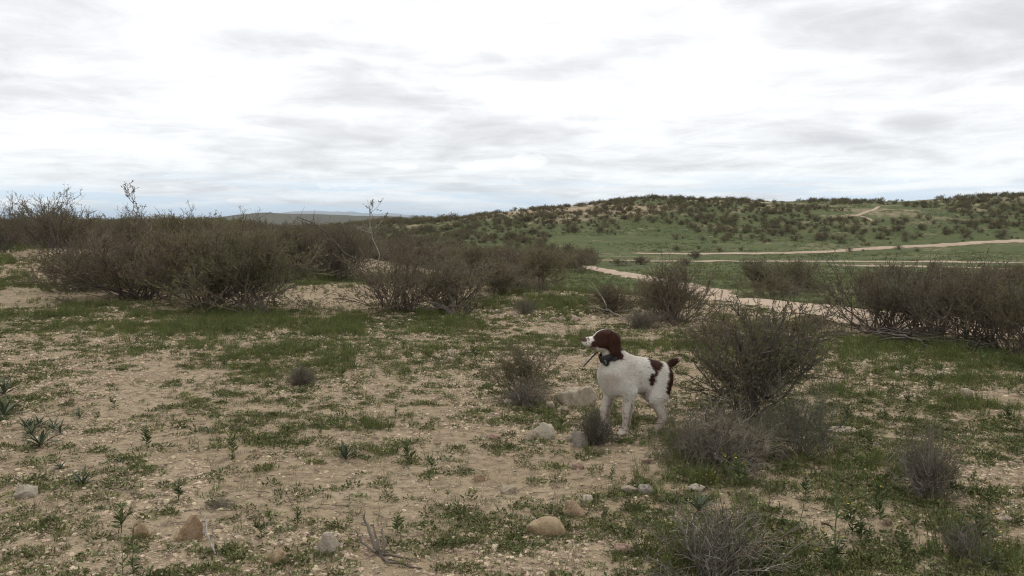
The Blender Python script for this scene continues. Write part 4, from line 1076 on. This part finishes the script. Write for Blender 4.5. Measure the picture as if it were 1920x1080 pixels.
wx, wy = in_sector(1200, 2.2, 11, 34, .9)
cv_ = cover_near(wx, wy); right = ss((wx + .3) / 2)
k_ = gg.random(len(wx)) < .05 + .30 * cv_ + .10 * right
wx, wy = wx[k_][:170], wy[k_][:170]
for q in range(len(wx)):
    weed(wx[q], wy[q], gg.uniform(.05, .15), int(gg.integers(0, 6)), 'small upright leafy weed sprouting ' + near(wx[q], wy[q], FLAT), 'small weeds ' + near(wx[q], wy[q], FLAT))

# ------------------------------------------------------------------ the dog
def build_dog():
    h = .006
    xs = np.arange(-.43, .41, h); ys = np.arange(-.165, .165, h); zs = np.arange(-.04, .79, h)
    X, Y, Z = np.meshgrid(xs, ys, zs, indexing='ij'); X = X.astype(np.float32); Y = Y.astype(np.float32); Z = Z.astype(np.float32)
    D = np.full(X.shape, 9., np.float32)
    def smin(a, b_, k):
        q = np.clip(.5 + .5 * (b_ - a) / k, 0, 1)
        return b_ * (1 - q) + a * q - k * q * (1 - q)
    def add(d, k): 
        nonlocal D
        D = smin(D, d, k)
    def cone(p, q, k=.02, sy=1.0):
        (ax, ay, az_, ra), (bx, by, bz, rb) = p, q
        dx_, dy_, dz_ = bx - ax, (by - ay), bz - az_
        L2 = dx_ * dx_ + dy_ * dy_ + dz_ * dz_ + 1e-9
        t_ = np.clip(((X - ax) * dx_ + (Y - ay) * dy_ + (Z - az_) * dz_) / L2, 0, 1)
        d = np.sqrt((X - ax - t_ * dx_) ** 2 + ((Y - ay - t_ * dy_) * sy) ** 2 + (Z - az_ - t_ * dz_) ** 2) - (ra + t_ * (rb - ra))
        add(d, k)
    def ell(c, r, k=.03):
        px_ = (X - c[0]) / r[0]; py_ = (Y - c[1]) / r[1]; pz_ = (Z - c[2]) / r[2]
        k0 = np.sqrt(px_ ** 2 + py_ ** 2 + pz_ ** 2); k1 = np.sqrt((px_ / r[0]) ** 2 + (py_ / r[1]) ** 2 + (pz_ / r[2]) ** 2) + 1e-6
        add(k0 * (k0 - 1) / k1, k)
    # trunk
    ell((.055, 0, .385), (.150, .088, .122))
    cone((.055, 0, .440, .080), (-.10, 0, .425, .078), .04)
    cone((-.06, 0, .412, .084), (-.20, 0, .402, .076), .04)
    cone((.00, 0, .345, .078), (-.13, 0, .352, .060), .04)
    ell((-.205, 0, .400), (.080, .078, .080), .04)
    cone((.150, 0, .395, .070), (.115, 0, .325, .070), .04)
    # neck and head
    cone((.080, 0, .450, .088), (.168, 0, .578, .052), .05)
    def hp(x_, y_, z_, r_): return ((x_ - .15) * 1.08 + .195, y_ * 1.12, (z_ - .61) * 1.1 + .630, r_ * 1.06)
    def hc(p, q, k, sy=1.0): cone(hp(*p), hp(*q), k, sy)
    ell((.195, 0, .631), (.079, .058, .061), .03)
    for s in (-1, 1):
        hc((.165, s * .024, .585, .036), (.205, s * .016, .580, .026), .02)
        hc((.185, s * .024, .634, .017), (.200, s * .020, .628, .015), .02)
    hc((.205, 0, .592, .034), (.278, 0, .588, .024), .022)
    hc((.185, 0, .562, .028), (.262, 0, .565, .016), .014)
    for s in (-1, 1): hc((.225, s * .014, .577, .021), (.268, s * .010, .575, .016), .012)
    hc((.284, 0, .601, .0145), (.292, 0, .598, .013), .008)
    for s in (-1, 1):   # hanging ears, flattened against the cheek
        hc((.140, s * .050, .648, .018), (.116, s * .063, .610, .030), .010, 1.7)
        hc((.116, s * .063, .610, .030), (.114, s * .069, .560, .028), .010, 1.9)
        hc((.114, s * .069, .560, .028), (.110, s * .067, .535, .019), .010, 1.9)
    # forelegs: left set back, right forward
    for s, dx_ in ((1, 0.0), (-1, .095)):
        cone((.085, s * .052, .410, .056), (.030 + dx_ * .5, s * .068, .295, .048), .035)
        cone((.022 + dx_ * .8, s * .070, .290, .036), (.036 + dx_, s * .074, .140, .0225), .02)
        cone((.036 + dx_, s * .074, .140, .0240), (.034 + dx_, s * .075, .055, .0185), .010)
        cone((.038 + dx_, s * .075, .045, .022), (.052 + dx_, s * .075, .020, .024), .012)
        for ty in (-.017, -.006, .006, .017): cone((.050 + dx_, s * .075 + ty, .018, .013), (.078 + dx_ - abs(ty) * .5, s * .075 + ty * 1.15, .011, .0105), .006)
    # hind legs
    for s, dk, dh, dp in ((1, 0, 0, 0), (-1, -.02, -.075, -.09)):
        cone((-.205, s * .040, .400, .064), (-.160 + dk, s * .066, .270, .052), .035)
        cone((-.230, s * .042, .370, .050), (-.215 + dk, s * .060, .280, .045), .035)
        cone((-.160 + dk, s * .068, .258, .043), (-.228 + dh, s * .070, .130, .025), .022)
        cone((-.232 + dh, s * .070, .130, .0215), (-.192 + dp, s * .072, .028, .018), .014)
        cone((-.192 + dp, s * .072, .022, .022), (-.175 + dp, s * .072, .004, .022), .012)
        for ty in (-.016, -.0055, .0055, .016): cone((-.177 + dp, s * .072 + ty, .001, .0125), (-.150 + dp - abs(ty) * .5, s * .072 + ty * 1.15, -.006, .010), .006)
    # docked tail
    cone((-.255, 0, .448, .024), (-.300, 0, .484, .018), .02); cone((-.300, 0, .484, .018), (-.345, 0, .508, .012), .01)
    # sheath
    cone((-.11, 0, .300, .022), (-.075, 0, .295, .018), .015)
    # ---- surface nets
    S = D < 0
    nx, ny, nz_ = D.shape
    c8 = [(a, b_, c_) for a in (0, 1) for b_ in (0, 1) for c_ in (0, 1)]
    cnt = sum(S[a:nx - 1 + a, b_:ny - 1 + b_, c_:nz_ - 1 + c_].astype(np.int8) for a, b_, c_ in c8)
    act = np.argwhere((cnt > 0) & (cnt < 8))
    idm = np.full((nx - 1, ny - 1, nz_ - 1), -1, np.int64); idm[tuple(act.T)] = np.arange(len(act))
    acc = np.zeros((len(act), 3)); num = np.zeros(len(act))
    for a in c8:
        for ax in range(3):
            if a[ax]: continue
            b_ = list(a); b_[ax] = 1
            da = D[tuple((act + a).T)]; db = D[tuple((act + b_).T)]
            m = (da < 0) != (db < 0); f = np.where(m, da / np.where(m, da - db, 1), 0)
            pos = np.array(a, float)[None] + np.eye(3)[ax][None] * f[:, None]
            acc += pos * m[:, None]; num += m
    Vd = (act + acc / num[:, None]) * h + np.array([xs[0], ys[0], zs[0]])
    Fd = []
    for ax in range(3):
        u, v = (ax + 1) % 3, (ax + 2) % 3
        sl0 = [slice(None)] * 3; sl1 = [slice(None)] * 3; sl0[ax] = slice(0, -1); sl1[ax] = slice(1, None)
        e = np.argwhere(S[tuple(sl0)] != S[tuple(sl1)])
        e = e[(e[:, u] > 0) & (e[:, v] > 0) & (e[:, u] < D.shape[u] - 1) & (e[:, v] < D.shape[v] - 1)]
        du = np.eye(3, dtype=int)[u]; dv = np.eye(3, dtype=int)[v]
        q = np.stack([idm[tuple((e - du - dv).T)], idm[tuple((e - dv).T)], idm[tuple(e.T)], idm[tuple((e - du).T)]], -1)
        flip = ~S[tuple(e.T)]
        q[flip] = q[flip][:, ::-1]; Fd.append(q)
    return Vd, np.concatenate(Fd)
WHITE = np.array([.66, .62, .55]); LIVER = np.array([.043, .0165, .0105]); TAN = np.array([.36, .24, .165]); NOSE = np.array([.085, .042, .035]); SKIN = np.array([.30, .19, .155])
def coat(Vd):
    x, y, z = Vd.T
    n1_ = fbm(x * 38 + y * 21, z * 38 - y * 17, 5, 3) - .5; n2_ = fbm(x * 120, z * 120 + y * 90, 8, 2) - .5
    xw = x + .022 * n1_ + .010 * n2_; zw = z + .022 * (fbm(x * 31 - 7, z * 33 + y * 15, 9, 3) - .5) + .008 * n2_
    C = np.tile(WHITE, (len(x), 1)) * (1 + .10 * n1_)[:, None]
    def put(m, c_, s=1.0): C[:] = C * (1 - s * m[:, None]) + c_ * s * m[:, None]
    def soft(v, w_=.006): return ss(.5 + v / (2 * w_))
    # legs: warmer, dustier, freckled
    put(soft(.20 - z, .1) * .42, TAN * .9)
    put(ss((fbm(x * 14 + 2, z * 14 + y * 9, 33, 3) - .5) / .2) * .16, TAN)
    put(soft(.045 - np.hypot(x - .17, z - .375), .03) * .40 * (x > .08), TAN)
    put(soft(.33 - z, .03) * soft(-.005 - x, .03) * soft(x + .20, .02) * .35 * (np.abs(y) < .09), SKIN)
    fre = ss((fbm(x * 75 + 3, z * 75 + y * 60, 15, 2) - .66) / .05)
    put(fre * soft(.30 - z, .02) * (x > -.05) * .55, LIVER)
    put(ss((fbm(x * 60 + 9, z * 60, 18, 2) - .80) / .03) * soft(z - .33) * (x < .06) * .6, LIVER)
    # saddle patch, flank spot
    put(soft(.050 - np.hypot((xw + .148) / 1.0, (zw - .488) / .9)), LIVER)
    put(soft(1 - np.hypot((xw + .118) / .024, (zw - .385) / .044), .12) * (y > 0), LIVER)
    put(soft(1 - np.hypot((xw + .142) / .010, (zw - .425) / .024), .2) * (y > 0), LIVER)
    put(soft(1 - np.hypot((xw + .06) / .045, (zw - .40) / .05), .12) * (y < 0), LIVER)
    # rump patch and tail
    edge = np.interp(zw, [.22, .262, .30, .36, .42, .47, .5], [-.40, -.245, -.208, -.216, -.224, -.230, -.23])
    put(soft(edge - xw, .005) * soft(z - .255), LIVER)
    put(soft(-.334 - xw + .25 * (zw - .50), .006) * soft(z - .44, .004), np.array([.42, .33, .26]))
    # head, in its own frame
    x = (x - .195) / 1.08 + .15; xw = (xw - .195) / 1.08 + .15; z = (z - .630) / 1.1 + .61; zw = (zw - .630) / 1.1 + .61; y = y / 1.12
    hd = soft(x - .045) * soft(z - .525 - .25 * np.clip(.10 - x, 0, .1), .006)
    head = hd * soft(.243 - xw - .30 * (zw - .59), .005)
    jaw = soft(.551 - zw + .10 * np.clip(x - .15, 0, 1), .005) * (np.abs(y) < .048)
    blaze = soft(.006 + .05 * np.clip(x - .19, 0, .1) - np.abs(y + .1 * .03 * n1_), .004) * soft(x - .150, .006) * soft(z - .59)
    ear = (np.abs(y) > .052) * (x < .16) * (z > .50) * (x > .06)
    put(head * (1 - jaw) * (1 - blaze), LIVER)
    put(np.asarray(ear, float), LIVER * 1.25)
    muz = soft(x - .228) * hd
    put(muz * ss((fbm(x * 140, z * 140 + y * 130, 25, 2) - .64) / .05) * .8, LIVER)
    put(soft(.570 - zw, .004) * soft(x - .215) * hd * .5, NOSE)
    put(soft(x - .279, .003) * soft(z - .586, .003), NOSE)
    return np.clip(C, .01, .75)
Vd, Fd = build_dog()
Cd = coat(Vd)
m_coat = vcol('dog_coat', 'tone', .8, .15)
root_p = spot(1164, 816)
YAW = R(15)
c_, s_y = math.cos(YAW), math.sin(YAW)
# local +x (forward) -> (-c, -s); local +y (left) -> (s, -c)
ox = -( .06) * (-c_) - .075 * s_y; oy = -(.06) * (-s_y) - .075 * (-c_)
dog_x, dog_y = root_p[0] + ox, root_p[1] + oy
paws = [(.06, .075), (.155, -.075), (-.20, .072), (-.29, -.072)]
pz = [hz(dog_x + a * (-c_) + b_ * s_y, dog_y + a * (-s_y) + b_ * (-c_)) for a, b_ in paws]
dog = empty('dog', (dog_x, dog_y, pz[0] - .006), math.pi + YAW)
dog.rotation_euler = (0, -R(4.5), math.pi + YAW)
tag(dog, 'white and liver brown spaniel standing alert in profile, wearing a dark collar', 'dog')
body = obj('body', mesh_np('dog_body', Vd, Fd, (m_coat,), True, attrs={'tone': ('FLOAT_COLOR', np.c_[Cd, np.ones(len(Cd))])}), dog)
# fur: fine tapered locks that follow the lie of the coat
def fur(Vd, Fd, n, seed=3):
    g_ = np.random.default_rng(seed)
    A, B, C_, E = (Vd[Fd[:, k]] for k in range(4))
    nr_ = np.cross(C_ - A, E - B); ar = np.linalg.norm(nr_, axis=1); nr_ = nr_ / np.maximum(ar, 1e-12)[:, None]
    k = g_.choice(len(Fd), n, p=ar / ar.sum()); u, v = g_.random((2, n, 1))
    pos = (A[k] * (1 - u) + B[k] * u) * (1 - v) + (E[k] * (1 - u) + C_[k] * u) * v
    nn = nr_[k]; x, y, z = pos.T
    flow = np.stack([np.full(n, -.9), 0 * x, np.full(n, -.45)], -1)
    leg = ss((.28 - z) / .06)[:, None]; flow = flow * (1 - leg) + np.array([-.25, 0, -1.0]) * leg
    neck = (ss((x - .06) / .06) * ss((z - .38) / .05) * ss((.53 - z) / .03))[:, None]; flow = flow * (1 - neck) + np.array([-.5, 0, -1.0]) * neck
    hd = ((x > .10) & (z > .56)); ear = hd & (np.abs(y) > .056) & (x < .205)
    flow[ear] = (-.25, 0, -1.0)
    tail = (x < -.27) & (z > .43); flow[tail] = (-.9, 0, .35)
    flow = flow + g_.normal(0, .28, (n, 3))
    tang = unit(flow - (flow * nn).sum(1, keepdims=True) * nn)
    L = np.full(n, .021)
    L = np.where(z < .25, .013, L); L = np.where(z < .05, .005, L)
    L = np.where(hd, .006, L); L = np.where(ear, .034, L); L = np.where(tail, .020, L)
    L = np.where((x < -.2) & (z < .36) & (z > .22), .024, L); L = np.where((x > .12) & (z < .44) & (z > .28), .020, L)
    L = np.where((nn[:, 0] < -.5) & (x > -.05) & (z < .29) & (z > .08), .040, L)
    L = np.where((nn[:, 2] < -.3) & (z > .24) & (z < .36), .030, L)
    L = np.where((x > .29) & hd, .002, L)
    L = (L * g_.uniform(.55, 1.3, n))[:, None]
    d0 = unit(tang + .62 * nn); d1 = unit(tang + .12 * nn)
    p0 = pos - nn * .001; p1_ = p0 + d0 * L * .5; p2_ = p1_ + d1 * L * .5
    side = unit(np.cross(nn, tang)) * (.0022 + .02 * L)
    V_ = np.stack([p0 - side * .5, p0 + side * .5, p1_ + side * .45, p1_ - side * .45, p2_], 1)
    Cc = np.repeat(coat(pos) * (1 + g_.normal(0, .10, (n, 1))), 5, axis=0)
    b5 = np.arange(n)[:, None] * 5
    F_ = np.concatenate([b5 + [0, 1, 2], b5 + [0, 2, 3], b5 + [3, 2, 4]])
    return V_.reshape(-1, 3), F_, np.clip(Cc, .008, .8)
Vf, Ff, Cf = fur(Vd, Fd, 60000)
obj('fur', mesh_np('dog_fur', Vf, Ff, (m_coat,), False, attrs={'tone': ('FLOAT_COLOR', np.c_[Cf, np.ones(len(Cf))])}), dog)
# eyes
m_eye, t, b = new_mat('eye'); b.inputs['Base Color'].default_value = (.012, .007, .004, 1); b.inputs['Roughness'].default_value = .25; b.inputs['Specular IOR Level'].default_value = .3
for s in (-1, 1):
    V_, F_ = ICO3; e = obj('eye', mesh_np('dog_eye', V_ * .0085, F_, (m_eye,), True), dog); e.location = (.245, s * .0420, .638)
# collar with receiver, antenna and orange strap
m_blk = varied('black_nylon', (.022, .022, .022), (.032, .031, .030), scale=30, rough=.6, inst=0)
m_box = varied('dark_plastic', (.018, .018, .018), (.026, .026, .026), scale=9, rough=.35, inst=0, spec=.4)
m_orn = varied('orange_strap', (.50, .20, .03), (.42, .17, .03), scale=20, rough=.6, inst=0)
m_met = varied('buckle_metal', (.40, .40, .38), (.30, .30, .29), scale=20, rough=.3, inst=0, spec=.5)
nax = unit(np.array([.50, 0, .87])); uu = np.array([0, 1., 0]); vv = np.cross(nax, uu)
cc = np.array([.152, 0, .527])
th = np.linspace(0, 2 * np.pi, 41)[:-1]
Vc = []
for (off, dr) in ((-.024, .0), (-.021, .006), (.021, .006), (.024, .0), (.018, -.006), (-.018, -.006)):
    ru, rv = .068 + dr - .12 * off, .075 + dr - .12 * off
    Vc.append(cc + nax * off + np.cos(th)[:, None] * uu * ru + np.sin(th)[:, None] * vv * rv)
Vc = np.stack(Vc, 1); i_ = np.arange(40)[:, None]; j_ = np.arange(6)[None]
Fc = np.stack(np.broadcast_arrays(i_ * 6 + j_, ((i_ + 1) % 40) * 6 + j_, ((i_ + 1) % 40) * 6 + (j_ + 1) % 6, i_ * 6 + (j_ + 1) % 6), -1).reshape(-1, 4)
collar = obj('collar', mesh_np('dog_collar', Vc, Fc, (m_blk,), True), dog); collar['label'] = 'broad black tracking collar with antenna'
def boxm(name, size, mat, bev=.25):
    import bmesh
    bm = bmesh.new(); bmesh.ops.create_cube(bm, size=1.0)
    for v in bm.verts: v.co = (v.co.x * size[0], v.co.y * size[1], v.co.z * size[2])
    bmesh.ops.bevel(bm, geom=list(bm.edges), offset=min(size) * bev, segments=2, affect='EDGES')
    me = bpy.data.meshes.new(name); bm.to_mesh(me); bm.free(); me.materials.append(mat); return me
def place(o, at_, zdir, xdir):
    zd = Vector(zdir).normalized(); xd = Vector(xdir); xd = (xd - zd * xd.dot(zd)).normalized(); yd = zd.cross(xd)
    o.matrix_local = Matrix.Translation(Vector(at_)) @ Matrix((xd, yd, zd)).transposed().to_4x4()
rx = obj('receiver', boxm('receiver', (.050, .036, .030), m_box), collar)
place(rx, (.200, .048, .478), (.75, .62, -.22), (.3, -.6, .7))
rx2 = obj('receiver', boxm('receiver', (.040, .030, .026), m_box), collar)
place(rx2, (.150, .078, .510), (0.1, 1, 0), (.87, 0, -.5))
v_, f_ = tubes(np.array([[(.222, -.035, .540), (.258, -.04, .502), (.290, -.04, .465), (.318, -.04, .432)]]), np.array([[.0065, .006, .0055, .005]]), 8)
obj('antenna', mesh_np('antenna', v_, f_, (m_box,), True), collar)
st = obj('strap', boxm('strap', (.014, .004, .10), m_orn, .2), collar)
place(st, (.236, .000, .492), (.03, 0, 1), (0.3, 1, 0))
v_, f_ = tubes(np.array([[cc + nax * 0 + (np.cos(a) * .012) * np.array([.4, -.8, .3]) + np.sin(a) * .012 * np.array([.1, .2, 1.]) for a in np.linspace(0, 2 * np.pi, 13)]]) + np.array([.056, .058, -.046]), np.full((1, 13), .0022), 6)
obj('buckle', mesh_np('buckle', v_, f_, (m_met,), True), collar)

# ------------------------------------------------------------------ haze
hm = bpy.data.materials.new('haze_air'); hm.use_nodes = True
ht = hm.node_tree; ht.nodes.clear()
vol = ht.nodes.new('ShaderNodeVolumePrincipled'); vol.inputs['Color'].default_value = (.70, .84, 1.0, 1); vol.inputs['Density'].default_value = 6e-5
vol.inputs['Anisotropy'].default_value = 0.0
oo = ht.nodes.new('ShaderNodeOutputMaterial'); ht.links.new(vol.outputs[0], oo.inputs['Volume'])
hb = 41000.0; z0_, z1_ = -30.0, 190.0
VV = [(sx * hb, sy * hb, zz_) for zz_ in (z0_, z1_) for sx, sy in ((-1, -1), (1, -1), (1, 1), (-1, 1))]
haze = obj('haze', mesh_np('haze', VV, [[3, 2, 1, 0], [4, 5, 6, 7], [0, 1, 5, 4], [1, 2, 6, 5], [2, 3, 7, 6], [3, 0, 4, 7]], (hm,)))
tag(haze, 'thin pale blue air between here and the mountains', 'haze', kind='stuff')
